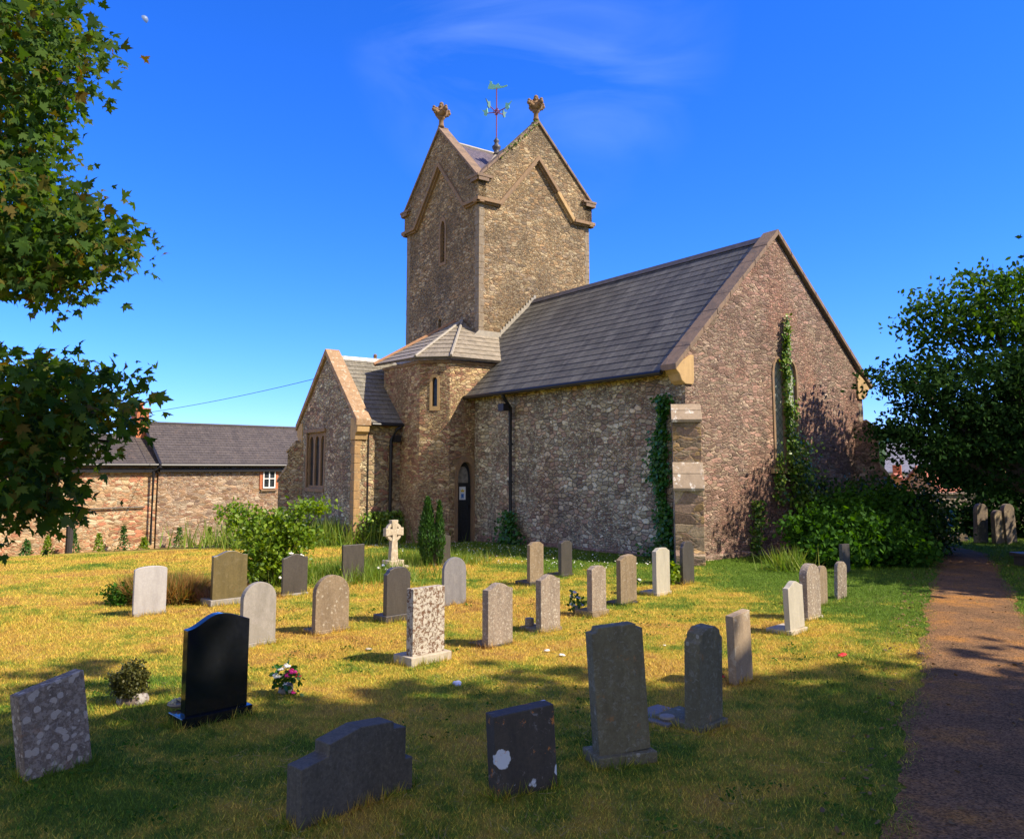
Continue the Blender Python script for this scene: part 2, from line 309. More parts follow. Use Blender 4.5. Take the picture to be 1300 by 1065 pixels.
def grass_color(t, N, L):
    g = N('ShaderNodeNewGeometry'); P = g.outputs['Position']
    n1 = N('ShaderNodeTexNoise', Scale=.42, Detail=5, Roughness=.62); L(P, n1.inputs['Vector'])
    n2 = N('ShaderNodeTexNoise', Scale=2.6, Detail=5, Roughness=.7); L(P, n2.inputs['Vector'])
    # greener towards the church and the far north-east
    dt = N('ShaderNodeVectorMath', _operation='DOT_PRODUCT'); L(P, dt.inputs[0]); dt.inputs[1].default_value = tuple(NX)
    vv = N('ShaderNodeMapRange', **{'From9Min': float(NX.dot(C0)) - 5.2, 'From9Max': float(NX.dot(C0)) - 1.2, 'To9Max': .5}); L(dt.outputs['Value'], vv.inputs[0])
    du = N('ShaderNodeVectorMath', _operation='DOT_PRODUCT'); L(P, du.inputs[0]); du.inputs[1].default_value = tuple(EX)
    uu = N('ShaderNodeMapRange', **{'From9Min': float(EX.dot(C0)) - 13, 'From9Max': float(EX.dot(C0)) - 9.0, 'To9Min': .25, 'To9Max': 1}); L(du.outputs['Value'], uu.inputs[0])
    vu = N('ShaderNodeMath', _operation='MULTIPLY'); L(vv.outputs[0], vu.inputs[0]); L(uu.outputs[0], vu.inputs[1])
    a = N('ShaderNodeMath', _operation='MULTIPLY_ADD'); L(n2.outputs['Fac'], a.inputs[0]); a.inputs[1].default_value = 1.0
    n1s = N('ShaderNodeMath', _operation='MULTIPLY_ADD'); L(n1.outputs['Fac'], n1s.inputs[0]); n1s.inputs[1].default_value = 1.7; n1s.inputs[2].default_value = -.68; L(n1s.outputs[0], a.inputs[2])
    # greener towards the camera too
    sy = N('ShaderNodeSeparateXYZ'); L(P, sy.inputs[0])
    ny = N('ShaderNodeMapRange', **{'From9Min': 9.2, 'From9Max': 6.5, 'To9Max': .16}); L(sy.outputs['Y'], ny.inputs[0])
    b = N('ShaderNodeMath', _operation='ADD'); L(a.outputs[0], b.inputs[0]); L(vu.outputs[0], b.inputs[1])
    c = N('ShaderNodeMath', _operation='ADD'); L(b.outputs[0], c.inputs[0]); L(ny.outputs[0], c.inputs[1])
    return g, c.outputs[0]
def grass_mats():
    stops = [(.36, (.34, .19, .055)), (.52, (.50, .33, .07)), (.66, (.50, .36, .055)), (.78, (.34, .31, .04)), (.90, (.16, .22, .025)), (1.0, (.10, .17, .018))]
    m, t, b, N = new_mat('lawn_soil'); L = t.links.new
    g, fac = grass_color(t, N, L); r = ramp(N, stops); L(fac, r.inputs[0])
    n = N('ShaderNodeTexNoise', Scale=45, Detail=8, Roughness=.8); L(g.outputs['Position'], n.inputs['Vector'])
    mr = N('ShaderNodeMapRange', **{'From9Min': .3, 'From9Max': .7, 'To9Min': .4, 'To9Max': 1.25}); L(n.outputs['Fac'], mr.inputs[0])
    sc_ = N('ShaderNodeVectorMath', _operation='SCALE'); L(r.outputs[0], sc_.inputs[0]); L(mr.outputs[0], sc_.inputs['Scale']); L(sc_.outputs[0], b.inputs['Base Color'])
    b.inputs['Roughness'].default_value = .95; b.inputs['Specular IOR Level'].default_value = .1
    bp = N('ShaderNodeBump', Strength=.9, Distance=.03); L(n.outputs['Fac'], bp.inputs['Height']); L(bp.outputs[0], b.inputs['Normal'])
    m2, t, b, N = new_mat('grass_blade'); L = t.links.new
    g, fac = grass_color(t, N, L)
    j = N('ShaderNodeMapRange', **{'To9Min': -.2, 'To9Max': .2}); L(g.outputs['Random Per Island'], j.inputs[0])
    a = N('ShaderNodeMath', _operation='ADD'); L(fac, a.inputs[0]); L(j.outputs[0], a.inputs[1])
    r = ramp(N, [(p, tuple(min(.9, q * 1.25) for q in c)) for p, c in stops]); L(a.outputs[0], r.inputs[0])
    hv = N('ShaderNodeMath', _operation='MULTIPLY'); L(g.outputs['Random Per Island'], hv.inputs[0]); hv.inputs[1].default_value = 71.3; fr_ = N('ShaderNodeMath', _operation='FRACT'); L(hv.outputs[0], fr_.inputs[0])
    vr = N('ShaderNodeMapRange', **{'To9Min': .45, 'To9Max': 1.6}); L(fr_.outputs[0], vr.inputs[0]); vs = N('ShaderNodeVectorMath', _operation='SCALE'); L(r.outputs[0], vs.inputs[0]); L(vr.outputs[0], vs.inputs['Scale'])
    L(vs.outputs[0], b.inputs['Base Color']); b.inputs['Roughness'].default_value = .6; b.inputs['Specular IOR Level'].default_value = .15
    tr = N('ShaderNodeBsdfTranslucent'); L(vs.outputs[0], tr.inputs['Color'])
    mx = N('ShaderNodeMixShader'); mx.inputs[0].default_value = .3
    L(b.outputs[0], mx.inputs[1]); L(tr.outputs[0], mx.inputs[2]); L(mx.outputs[0], t.nodes['Material Output'].inputs['Surface'])
    return m, m2
M = {}
M['chancel'] = rubble('chancel_rubble', [(0.264, 0.178, 0.134), (0.323, 0.2, 0.156), (0.218, 0.143, 0.112), (0.293, 0.224, 0.162), (0.363, 0.27, 0.202), (0.236, 0.168, 0.137)], (.46, .33, .22), (4.8, 4.8, 13.5), .045, (.10, .065, .05), .55, .2, .95, 1, ((1.2, .82, .74), .45, .47, .6, .4))
M['southwall'] = rubble('south_wall_rubble', [(0.42, 0.352, 0.218), (0.528, 0.46, 0.304), (0.335, 0.238, 0.17), (0.593, 0.535, 0.379), (0.316, 0.268, 0.191), (0.44, 0.323, 0.216)], (.15, .125, .09), (4.8, 4.8, 9.0), .055, (.13, .11, .085), .5, .3, 1.0, 2, ((.95, .75, .68), .5, .5, .62, .6))
M['tower'] = rubble('tower_rubble', [(0.315, 0.22, 0.12), (0.383, 0.279, 0.155), (0.264, 0.171, 0.097), (0.42, 0.329, 0.201), (0.345, 0.222, 0.115), (0.26, 0.195, 0.129)], (.36, .27, .16), (5.2, 5.2, 12.0), .045, (.13, .105, .08), .5, .22, .95, 3, ((.72, .74, .78), .45, .46, .58, .75))
M['turret'] = rubble('turret_rubble', [(0.391, 0.269, 0.135), (0.468, 0.343, 0.18), (0.332, 0.18, 0.106), (0.525, 0.4, 0.232), (0.372, 0.244, 0.142), (0.305, 0.162, 0.105)], (.40, .30, .17), (5.0, 5.0, 11.0), .05, (.13, .10, .08), .35, .2, .95, 4)
M['transept'] = rubble('transept_rubble', [(0.375, 0.284, 0.16), (0.465, 0.357, 0.2), (0.302, 0.203, 0.12), (0.503, 0.412, 0.254), (0.287, 0.229, 0.155), (0.353, 0.179, 0.121)], (.32, .25, .15), (4.6, 4.6, 9.4), .05, (.14, .115, .085), .3, .2, .9, 5)
M['housewall'] = rubble('house_rubble', [(0.299, 0.186, 0.106), (0.358, 0.245, 0.152), (0.257, 0.15, 0.097), (0.397, 0.311, 0.217), (0.302, 0.222, 0.156), (0.216, 0.149, 0.109)], (.46, .34, .22), (3.6, 3.6, 9.5), .05, (.25, .17, .12), .35, .1, .7, 6)
M['boundary'] = rubble('boundary_rubble', [(.24, .19, .15), (.30, .24, .19), (.2, .14, .11)], (.25, .2, .16), (3, 3, 6), .06, seed=7)
M['slate'] = slate('chancel_slate', (.098, .094, .078), (.15, .142, .117), (.035, .03, .03), .45, .3005, .4, .9, .62, (.24, .19, .14))
M['slate2'] = slate('turret_slate', (.25, .215, .16), (.31, .265, .2), (.10, .085, .07), .3, .2, .35, .4, .6, (.33, .25, .15))
M['slate3'] = slate('house_slate', (.078, .066, .060), (.105, .088, .078), (.03, .025, .025), .26, .16, .4, .4, .6, (.22, .15, .11))
M['slate4'] = slate('tower_slate', (.10, .085, .10), (.14, .11, .125), (.03, .03, .03), .28, .18, .3, .5, .5)
M['dressed'] = gravestone('dressed_stone', (.34, .22, .12), (.20, .125, .07), (.16, .12, .09), .6, .52, .9, 3, .3)
M['pale'] = gravestone('pale_dressed_stone', (.55, .37, .17), (.42, .27, .12), (.28, .19, .11), .4, .56, .9, 4, .3)
M['quoin'] = gravestone('quoin_stone', (.46, .29, .13), (.30, .18, .08), (.22, .15, .09), .6, .5, .9, 3.5, .4)
M['coping'] = gravestone('coping_stone', (.30, .20, .13), (.17, .115, .08), (.12, .09, .07), .6, .5, .9, 3, .4)
M['tcoping'] = gravestone('lichened_coping_stone', (.42, .28, .16), (.25, .15, .08), (.60, .54, .43), .7, .55, .9, 7, .4, .5)
M['weather'] = gravestone('weathering_stone', (.42, .32, .22), (.29, .22, .15), (.85, .8, .72), .85, .56, .9, 4, .3)
M['lead'] = plain('lead_flashing', (.30, .27, .22), .55, 0, .2, 8)
M['iron'] = plain('black_iron', (.012, .012, .014), .45, 0, .1, 20)
M['glass'] = plain('dark_glass', (.03, .035, .04), .12, 0, 0, 6, .5)
M['finial'] = gravestone('finial_stone', (.32, .19, .09), (.14, .08, .04), (.42, .30, .15), .5, .55, .9, 6, .5)
M['white'] = plain('white_paint', (.75, .74, .70), .5)
M['brick'] = plain('red_brick', (.42, .14, .06), .85, 0, .3, 25, .35)
M['wood'] = plain('dark_door_boards', (.018, .022, .028), .5, 0, .2, 12, .3)
M['verdigris'] = plain('verdigris', (.22, .55, .45), .6)
M['vanered'] = plain('painted_vane_rod', (.22, .05, .08), .5)
M['bark'] = plain('bark', (.10, .07, .05), .9, 0, .8, 14, .4)

# leaded window glass: diamond quarries, faint reflection
def leaded():
    m, t, b, N = new_mat('leaded_glass'); L = t.links.new
    tc = N('ShaderNodeTexCoord'); mp = N('ShaderNodeMapping', Rotation=(rad(45), 0, 0), Scale=(7, 7, 7)); L(tc.outputs['Object'], mp.inputs[0])
    br = N('ShaderNodeTexBrick', Scale=1.0, **{'Mortar9Size': .04, 'Brick9Width': 1.0, 'Row9Height': 1.0}); br.offset = 0
    sx = N('ShaderNodeSeparateXYZ'); L(mp.outputs[0], sx.inputs[0]); cx = N('ShaderNodeCombineXYZ'); L(sx.outputs['Y'], cx.inputs['X']); L(sx.outputs['Z'], cx.inputs['Y']); L(cx.outputs[0], br.inputs['Vector'])
    br.inputs['Color1'].default_value = (.26, .31, .25, 1); br.inputs['Color2'].default_value = (.46, .46, .38, 1); br.inputs['Mortar'].default_value = (.05, .05, .05, 1)
    L(br.outputs['Color'], b.inputs['Base Color']); b.inputs['Roughness'].default_value = .25
    n = N('ShaderNodeTexNoise', Scale=9); L(tc.outputs['Object'], n.inputs['Vector']); bp = N('ShaderNodeBump', Strength=.5, Distance=.02); L(n.outputs['Fac'], bp.inputs['Height']); L(bp.outputs[0], b.inputs['Normal'])
    return m
M['leaded'] = leaded()

# ------------------------------------------------------------------ ground, path
LAWN, BLADE = grass_mats()
def ground():
    xs = sorted(set(list(np.linspace(-60, 60, 121)) + [-900, -500, -300, -180, -110, -80, 80, 110, 180, 300, 500, 900]))
    ys = sorted(set(list(np.linspace(-40, 80, 121)) + [-900, -400, -200, -100, -60, 100, 140, 200, 300, 500, 900]))
    V = []; F = []
    for y in ys:
        for x in xs: V.append((x, y, terr(x, y)))
    nx = len(xs)
    for j in range(len(ys) - 1):
        for i in range(nx - 1): F.append((j * nx + i, j * nx + i + 1, (j + 1) * nx + i + 1, (j + 1) * nx + i))
    mb = MB(); mb.add(V, F); o = mb.build('ground', LAWN, smooth=True); tag(o, kind='structure')
ground()
PL = [(-.3, 0.0), (1.1, 2.9), (2.28, 5.15), (2.82, 6.25), (4.13, 8.55), (5.61, 11.37), (7.04, 14.06), (9.3, 18.17), (10.9, 21.0), (11.6, 22.3), (12.1, 23.2)]
PR = [(2.0, 0.0), (3.0, 2.4), (4.0, 4.9), (4.6, 6.6), (5.7, 8.9), (6.98, 11.2), (8.54, 14.06), (10.68, 18.17), (12.25, 21.3), (12.4, 22.3), (12.3, 23.2)]
def interp(P, y):
    return np.interp(y, [p[1] for p in P], [p[0] for p in P])
def path_obj():
    m, t, b, N = new_mat('path_gravel'); L = t.links.new
    g = N('ShaderNodeNewGeometry'); P = g.outputs['Position']
    n = N('ShaderNodeTexNoise', Scale=.9, Detail=8, Roughness=.7); L(P, n.inputs['Vector'])
    r = ramp(N, [(.36, (.12, .072, .036)), (.50, (.18, .10, .048)), (.64, (.30, .14, .038))]); L(n.outputs['Fac'], r.inputs[0])
    v = N('ShaderNodeTexVoronoi', Scale=70); L(P, v.inputs['Vector']); sp = N('ShaderNodeSeparateColor'); L(v.outputs['Color'], sp.inputs[0])
    mr = N('ShaderNodeMapRange', **{'To9Min': .5, 'To9Max': 1.6}); L(sp.outputs[0], mr.inputs[0])
    s_ = N('ShaderNodeVectorMath', _operation='SCALE'); L(r.outputs[0], s_.inputs[0]); L(mr.outputs[0], s_.inputs['Scale']); L(s_.outputs[0], b.inputs['Base Color'])
    b.inputs['Roughness'].default_value = .95; b.inputs['Specular IOR Level'].default_value = .1
    bp = N('ShaderNodeBump', Strength=.8, Distance=.012); L(v.outputs['Distance'], bp.inputs['Height']); L(bp.outputs[0], b.inputs['Normal'])
    ys = np.arange(0, 23.2, .12); V = []; F = []
    for i, y in enumerate(ys):
        l = interp(PL, y) + .06 * math.sin(y * 2.3) + random.uniform(-.05, .05); r_ = interp(PR, y) + .06 * math.sin(y * 1.7 + 1) + random.uniform(-.05, .05)
        for k in range(5):
            q = k / 4; V.append((l + (r_ - l) * q, y, .006 + .012 * math.sin(PI * q)))
    for i in range(len(ys) - 1):
        for k in range(4): a = i * 5 + k; F.append((a, a + 1, a + 6, a + 5))
    mb = MB(); mb.add(V, F); o = mb.build('path', m, smooth=True); tag(o, kind='structure')
path_obj()

def inchurch(x, y):
    u = (x - C0.x) * EX.x + (y - C0.y) * EX.y; v = (x - C0.x) * NX.x + (y - C0.y) * NX.y
    return ((u < .05) & (u > -27) & (v > -.05) & (v < 7.7)) | ((u < -9.2) & (u > -11.3) & (v > -1.6) & (v < .1)) | ((u < -11.2) & (u > -16) & (v > -3.4) & (v < .1))
def blades():
    N_ = 1900000
    Y = 4.3 * (27 / 4.3) ** R.random(N_) ; keep = R.random(N_) < np.clip((Y / 9), .25, 1) ; Y = Y[keep]
    Y = Y[:800000]
    X = (R.random(len(Y)) * 2 - 1) * (Y * .70 + .6)
    jl = .10 * np.sin(Y * 5.1) + .05 * np.sin(Y * 17); ed = R.random(len(Y)) * .22
    onp = (X > interp(PL, Y) + jl * .5 + ed - .06) & (X < interp(PR, Y) - ed + .06)
    onp &= Y < 22.9
    ok = ~onp & ~inchurch(X, Y); X = X[ok]; Y = Y[ok]
    # clumping
    n = len(X); Z = terr_np(X, Y)
    cl = .5 + .5 * np.sin(X * 3.1 + np.sin(Y * 2.3) * 2) * np.sin(Y * 2.7 + np.sin(X * 1.9) * 2)
    tuft = np.clip(np.sin(X * .9 + np.sin(Y * .7) * 2.2) * np.sin(Y * 1.1 + np.sin(X * .8) * 1.7) - .45, 0, 1)
    h = (.010 + .020 * R.random(n) ** 2 + .010 * cl * R.random(n) + .035 * tuft * R.random(n)) * (.85 + Y / 22)
    wd = (.0013 + .0016 * R.random(n)) * (.8 + Y / 9)
    a = R.random(n) * 2 * PI; b = R.random(n) * 2 * PI; lean = h * (.3 + 1.1 * R.random(n))
    V = np.zeros((n, 3, 3))
    V[:, 0] = np.stack([X - np.cos(a) * wd, Y - np.sin(a) * wd, Z - .004], 1)
    V[:, 1] = np.stack([X + np.cos(a) * wd, Y + np.sin(a) * wd, Z - .004], 1)
    V[:, 2] = np.stack([X + np.cos(b) * lean, Y + np.sin(b) * lean, Z + h], 1)
    o = fast_mesh('grass', V.reshape(-1, 3), 3, BLADE); tag(o, 'short mown lawn grass, straw yellow with green patches', 'grass', kind='stuff')
blades()

# ------------------------------------------------------------------ roof plane helper (courses of slates as real overlapping steps)
def roof_plane(mb, a, b, up, rows, thick=.02, uv0=0.0, m=0):
    """a,b eave ends, up = vector from eave to ridge; rows of slates each tilted and overlapping the one below"""
    a, b, up = Vector(a), Vector(b), Vector(up); n = (b - a).cross(up).normalized()
    Lh = (b - a).length; H = up.length; st = H / rows; V = []; F = []; U = []
    jr = random.Random(int(Lh * 10))
    for i in range(rows):
        p0 = up * ((i + jr.uniform(-.08, .08) * (i > 0)) / rows); p1 = up * (min(i + 1.12, rows) / rows)
        v0, v1 = i * st + uv0, (i + 1) * st + uv0
        q = [a + p0 + n * thick * 1.6, b + p0 + n * thick * 1.6, b + p1 + n * thick * .3, a + p1 + n * thick * .3, a + p0, b + p0]
        k = len(V); V += q
        F += [(k, k + 1, k + 2, k + 3), (k + 4, k + 5, k + 1, k)]
        U += [[(0, v0), (Lh, v0), (Lh, v1), (0, v1)], [(0, v0), (Lh, v0), (Lh, v0 + .001), (0, v0 + .001)]]
    mb.add(V, F, U, m)
def facet(mb, pts, rows=9, thick=.018, m=0, slab=.06):
    """roof facet with stepped courses clipped to the polygon pts (first two are the eave); closed underneath"""
    pts = [Vector(p) for p in pts]; ex = (pts[1] - pts[0]).normalized(); n = (pts[1] - pts[0]).cross(pts[-1] - pts[0]).normalized(); ey = n.cross(ex)
    P2 = [((p - pts[0]).dot(ex), (p - pts[0]).dot(ey)) for p in pts]; H = max(p[1] for p in P2)
    def clip(poly, y, keep_above):
        out = []
        for i in range(len(poly)):
            p, q = poly[i], poly[(i + 1) % len(poly)]
            ip = (p[1] >= y) == keep_above or abs(p[1] - y) < 1e-9; iq = (q[1] >= y) == keep_above or abs(q[1] - y) < 1e-9
            if ip: out.append(p)
            if ip != iq:
                t = (y - p[1]) / (q[1] - p[1]); out.append((p[0] + (q[0] - p[0]) * t, y))
        return out
    for i in range(rows):
        y0, y1 = H * i / rows, H * (i + 1) / rows
        poly = clip(clip(P2, y0, True), y1, False)
        if len(poly) < 3: continue
        V = []; U = []
        for x, y in poly:
            f = (y - y0) / (y1 - y0); V.append(pts[0] + ex * x + ey * y + n * thick * (1.6 - 1.4 * f)); U.append((x, y))
        mb.add(V, [tuple(range(len(V)))], [U], m)
        xs = [p[0] for p in poly if abs(p[1] - y0) < 1e-6]
        if len(xs) >= 2:
            x0, x1 = min(xs), max(xs); B = pts[0] + ey * y0
            mb.add([B + ex * x0, B + ex * x1, B + ex * x1 + n * thick * 1.6, B + ex * x0 + n * thick * 1.6], [(0, 1, 2, 3)], [[(x0, y0), (x1, y0), (x1, y0), (x0, y0)]], m)
    V = [p - n * slab for p in pts] + pts; k = len(pts)
    mb.add(V, [tuple(range(k))[::-1]] + [(i, (i + 1) % k, k + (i + 1) % k, k + i) for i in range(k)], None, m)
def pointed(cx, w2, z0, zs, zt, n=7):
    """outline of a pointed-arch opening"""
    p = [(cx - w2, z0), (cx + w2, z0)]
    for i in range(n + 1):
        t = i / n; p.append((cx + w2 * math.cos(t * PI / 2) ** .85 if i < n else cx, zs + (zt - zs) * math.sin(t * PI / 2) ** .9))
    for i in range(n - 1, -1, -1):
        t = i / n; p.append((cx - w2 * math.cos(t * PI / 2) ** .85, zs + (zt - zs) * math.sin(t * PI / 2) ** .9))
    return p

# ------------------------------------------------------------------ the church
church = empty('church', C0, math.atan2(EX.y, EX.x))
tag(church, 'stone church with square gabled tower, stair turret, transept and slate-roofed chancel', 'church')
W = 7.66; VC = 3.75; RZ = 8.5; EZ = 4.56; SL = (RZ - EZ) / (VC + .37); SLN = (RZ - EZ) / (W + .37 - VC)
def roofz(v): return EZ + SL * (v + .37) if v < VC else RZ - SLN * (v - VC)
UT0, UT1, VT0, VT1 = -16.33, -10.87, 1.25, 6.58; UTC, VTC = (UT0 + UT1) / 2, (VT0 + VT1) / 2
# chancel: body with gable (material per face: south wall differs from gable)
mb = MB(); prof = [(0, -1.2), (W, -1.2), (W, roofz(W) - .06), (VC, RZ - .06), (0, roofz(0) - .06)]
mb.prism(prof, -10.9, 0, 'x')
cw = mb.build('chancel_wall', [M['chancel'], M['southwall']], church)
cutter = MB(); cutter.prism(pointed(3.66, .21, 2.35, 4.55, 5.08), -.28, .3, 'x'); cut(cw, cutter)
cutter = MB(); cutter.prism(pointed(4.22, .21, 2.35, 4.55, 5.08), -.28, .3, 'x'); cut(cw, cutter)
cw.data.materials.clear(); cw.data.materials.append(M['chancel']); cw.data.materials.append(M['southwall'])
for p in cw.data.polygons: p.material_index = 1 if p.normal.y < -.9 and p.center.y < .5 else 0
# two-light window in the gable
mb = MB()
out = pointed(3.94, .66, 2.2, 4.62, 5.5)
mb.prism([(3.37, 2.2), (4.51, 2.2), (4.51, 4.72), (4.45, 4.95), (4.34, 5.10), (4.22, 5.17), (4.08, 5.10), (3.94, 4.95), (3.80, 5.10), (3.66, 5.17), (3.54, 5.10), (3.43, 4.95), (3.37, 4.72)], -.1, .03, 'x')
wf = mb.build('window', M['dressed'], church, bevel=.01)
for c_ in (3.66, 4.22):
    cc = MB(); cc.prism(pointed(c_, .2, 2.36, 4.55, 5.06), -.3, .3, 'x'); m0 = wf.modifiers[0]; wf.modifiers.remove(m0); cut(wf, cc); wf.modifiers.new('b', 'BEVEL').width = .008
wf.data.materials.clear(); wf.data.materials.append(M['dressed'])
for c_ in (3.66, 4.22):
    g_ = MB(); g_.prism(pointed(c_, .205, 2.34, 4.55, 5.07), -.07, -.05, 'x'); g_.build('pane', M['leaded'], wf)
sl = MB(); sl.box(-.1, .1, 3.22, 4.66, 2.06, 2.197); sl.build('sill', M['pale'], wf, bevel=.01)
# chancel roof: slopes
mb = MB(); rows = 19
roof_plane(mb, (-10.9, -.37, EZ), (-.36, -.37, EZ), (0, VC + .37, RZ - EZ), rows, .009)
roof_plane(mb, (-.36, W + .37, EZ), (-10.9, W + .37, EZ), (0, -(W + .37 - VC), RZ - EZ), rows, .009)
mb.prism([(-.37, EZ - .05), (-.37, EZ - .004), (VC, RZ - .004), (W + .37, EZ - .004), (W + .37, EZ - .05), (VC, RZ - .05)], -10.88, -.37, 'x')
cr_ = mb.build('roof', M['slate'], church)
mb = MB(); mb.prism([(VC - .17, RZ - .1), (VC, RZ + .09), (VC + .17, RZ - .1)], -10.85, -.34, 'x'); mb.build('ridge_tile', plain('ridge_tiles', (.07, .065, .075), .7, 0, .3, 6, .3), cr_)
# gutter and downpipe
mb = MB(); mb.tube([(-9.3, -.43, EZ - .06), (-.36, -.43, EZ - .06)], .065, 8); mb.build('gutter', M['iron'], church)
def downpipe(pts, name='downpipe', r=.06, hop=True):
    mb = MB(); mb.tube(pts, r, 10)
    p = pts[0] if not hop else pts[1]
    for z in np.arange(.6, 3.9, 1.15): mb.tube([(pts[-1][0], pts[-1][1], z), (pts[-1][0], pts[-1][1], z + .06)], r * 1.35, 10)
    if hop: mb.box(p[0] - .14, p[0] + .14, p[1] - .1, p[1] + .1, p[2] - .42, p[2] - .2)
    mb.build(name, M['iron'], church)
downpipe([(-7.0, -.43, EZ - .1), (-7.0, -.40, EZ - .2), (-7.0, -.14, EZ - .5), (-7.0, -.13, -.35)])
# gable coping and kneelers
mb = MB(); kz = .12
for (v0, z0, v1, z1) in ((-.42, roofz(-.37) - .05, VC, RZ), (W + .42, roofz(W + .37) - .05, VC, RZ)):
    n = 8; rng = random.Random(3)
    d = Vector((v1 - v0, z1 - z0)); 
    for i in range(n):
        a = d * (i / n); b = d * ((i + 1) / n - (.003 if i < n - 1 else 0)); o = rng.uniform(-.012, .012)
        q = [(v0 + a.x, z0 + a.y + .02), (v0 + b.x, z0 + b.y + .02), (v0 + b.x, z0 + b.y + kz + .05 + o), (v0 + a.x, z0 + a.y + kz + .05 + o)]
        mb.prism(q, -.40 , .10, 'x')
mb.build('gable_coping', M['coping'], church, bevel=.012)
for s_, v_ in ((1, 0), (-1, W)):
    mb = MB(); pr = [(-.36, 4.44), (-.34, 4.34), (-.24, 4.26), (-.16, 4.10), (-.03, 4.02), (.24, 4.02), (.28, 4.12), (.28, 4.74), (.16, 4.74)]
    pr = [(v_ + s_ * a, b + .19) for a, b in pr]
    mb.prism(pr, -.34, .05, 'x'); mb.build('kneeler', M['pale'], church, bevel=.015)
# diagonal corner buttresses
def buttress(cx, cy, ang, mat, zt=3.72, w2=.33, r1=.32, r2=.66):
    Mx = Matrix.Translation((cx, cy, 0)) @ Matrix.Rotation(ang, 4, 'Z')
    mb = MB(); mb.prism([(-.45, -1.2), (r2 + .12, -1.2), (r2 + .12, .22), (r2, .32), (r2, 1.72), (r1, 2.28), (r1, zt - .38), (.02, zt - .05), (-.45, zt - .05)], -w2, w2, 'y', Mx)
    o = mb.build('buttress', mat, church, bevel=.01)
    for (ra, za, rb, zb) in ((.0, zt, r1 + .05, zt - .36), (r1 - .0, 2.33, r2 + .05, 1.76)):
        k = MB(); mr_, mz = (ra + rb) / 2, (za + zb) / 2
        k.prism([(ra, za - .14), (mr_ + .01, mz - .10), (mr_ + .01, mz + .035), (ra, za + .01)], -w2 - .02, w2 + .02, 'y', Mx)
        k.prism([(mr_ + .012, mz - .12), (rb, zb - .09), (rb + .01, zb - .02), (mr_ + .012, mz + .02)], -w2 - .025, w2 + .025, 'y', Mx)
        k.build('weathering', M['weather'], o, bevel=.008)
M['buttress'] = rubble('buttress_blocks', [(.24, .18, .12), (.32, .24, .16), (.28, .18, .12), (.38, .25, .12), (.22, .15, .11)], (.28, .21, .15), (1.7, 1.7, 4.4), .03, (.1, .08, .07), .35, .12, .5, 9)
buttress(0, 0, rad(-45), M['buttress']); buttress(0, W, rad(45), M['chancel'], 3.6)
buttress(-16.0, -3.36, rad(225), M['transept'], 3.2, .3)
# ashlar quoins on the corners of the gable
def quoins(cu, cv, su, sv, z0, z1, mat, par, hq=.3):
    mb = MB(); z = z0; i = 0; rg = random.Random(int(cu * 10 + cv * 7))
    while z < z1:
        h = min(hq * rg.uniform(.8, 1.2), z1 - z); a, b = (.30, .20) if i % 2 else (.25, .24)
        e = .006 + rg.uniform(0, .006)
        u0, u1 = sorted((cu - su * e * -1, cu - su * a)); v0, v1 = sorted((cv - sv * e * -1, cv - sv * b))
        mb.box(u0, u1, v0, v1, z + .006, z + h - .006); z += h; i += 1
    return mb.build('quoin', mat, par, bevel=.01)

# tower
mb = MB()
mb.box(UT0, UT1, VT0, VT1, -1.2, 12.0)
tw = mb.build('tower_wall', M['tower'], church)
lv = MB(); lv.prism(pointed(-13.43, .2, 10.15, 11.35, 11.85), 1.0, 1.62, 'y'); cut(tw, lv)
lv = MB(); lv.prism(pointed(-13.62, .1, 7.35, 7.8, 7.98), 1.0, 1.5, 'y'); cut(tw, lv)
tw.data.materials.clear(); tw.data.materials.append(M['tower'])
mb = MB(); fr = MB(); fr.prism(pointed(-13.43, .27, 10.05, 11.35, 11.98), 1.225, 1.4, 'y'); f_ = fr.build('louvred_window', M['dressed'], tw)
lv = MB(); lv.prism(pointed(-13.43, .16, 10.17, 11.35, 11.83), 1.0, 1.7, 'y'); cut(f_, lv); f_.data.materials.clear(); f_.data.materials.append(M['dressed'])
for i in range(11):
    Mx = Matrix.Translation((-13.43, 1.44, 10.28 + i * .135)) @ Matrix.Rotation(rad(38), 4, 'X'); mb.box(-.17, .17, -.09, .09, -.012, .012, Mx)
mb.box(-13.63, -13.23, 1.56, 1.58, 10.1, 11.9)
mb.build('louvre', M['iron'], tw)
M['tquoin'] = gravestone('tower_quoin', (.30, .235, .155), (.17, .13, .09), (.36, .31, .24), .5, .52, .9, 7, .5)
quoins(UT1, VT0, 1, -1, 7.0, 11.95, M['tquoin'], tw, .27); quoins(UT0, VT0, -1, -1, 4.5, 11.95, M['tquoin'], tw, .27); quoins(UT1, VT1, 1, 1, 8.0, 11.95, M['tquoin'], tw, .27)
quoins(0, W, 1, 1, .3, 4.1, M['tquoin'], cw, .3)
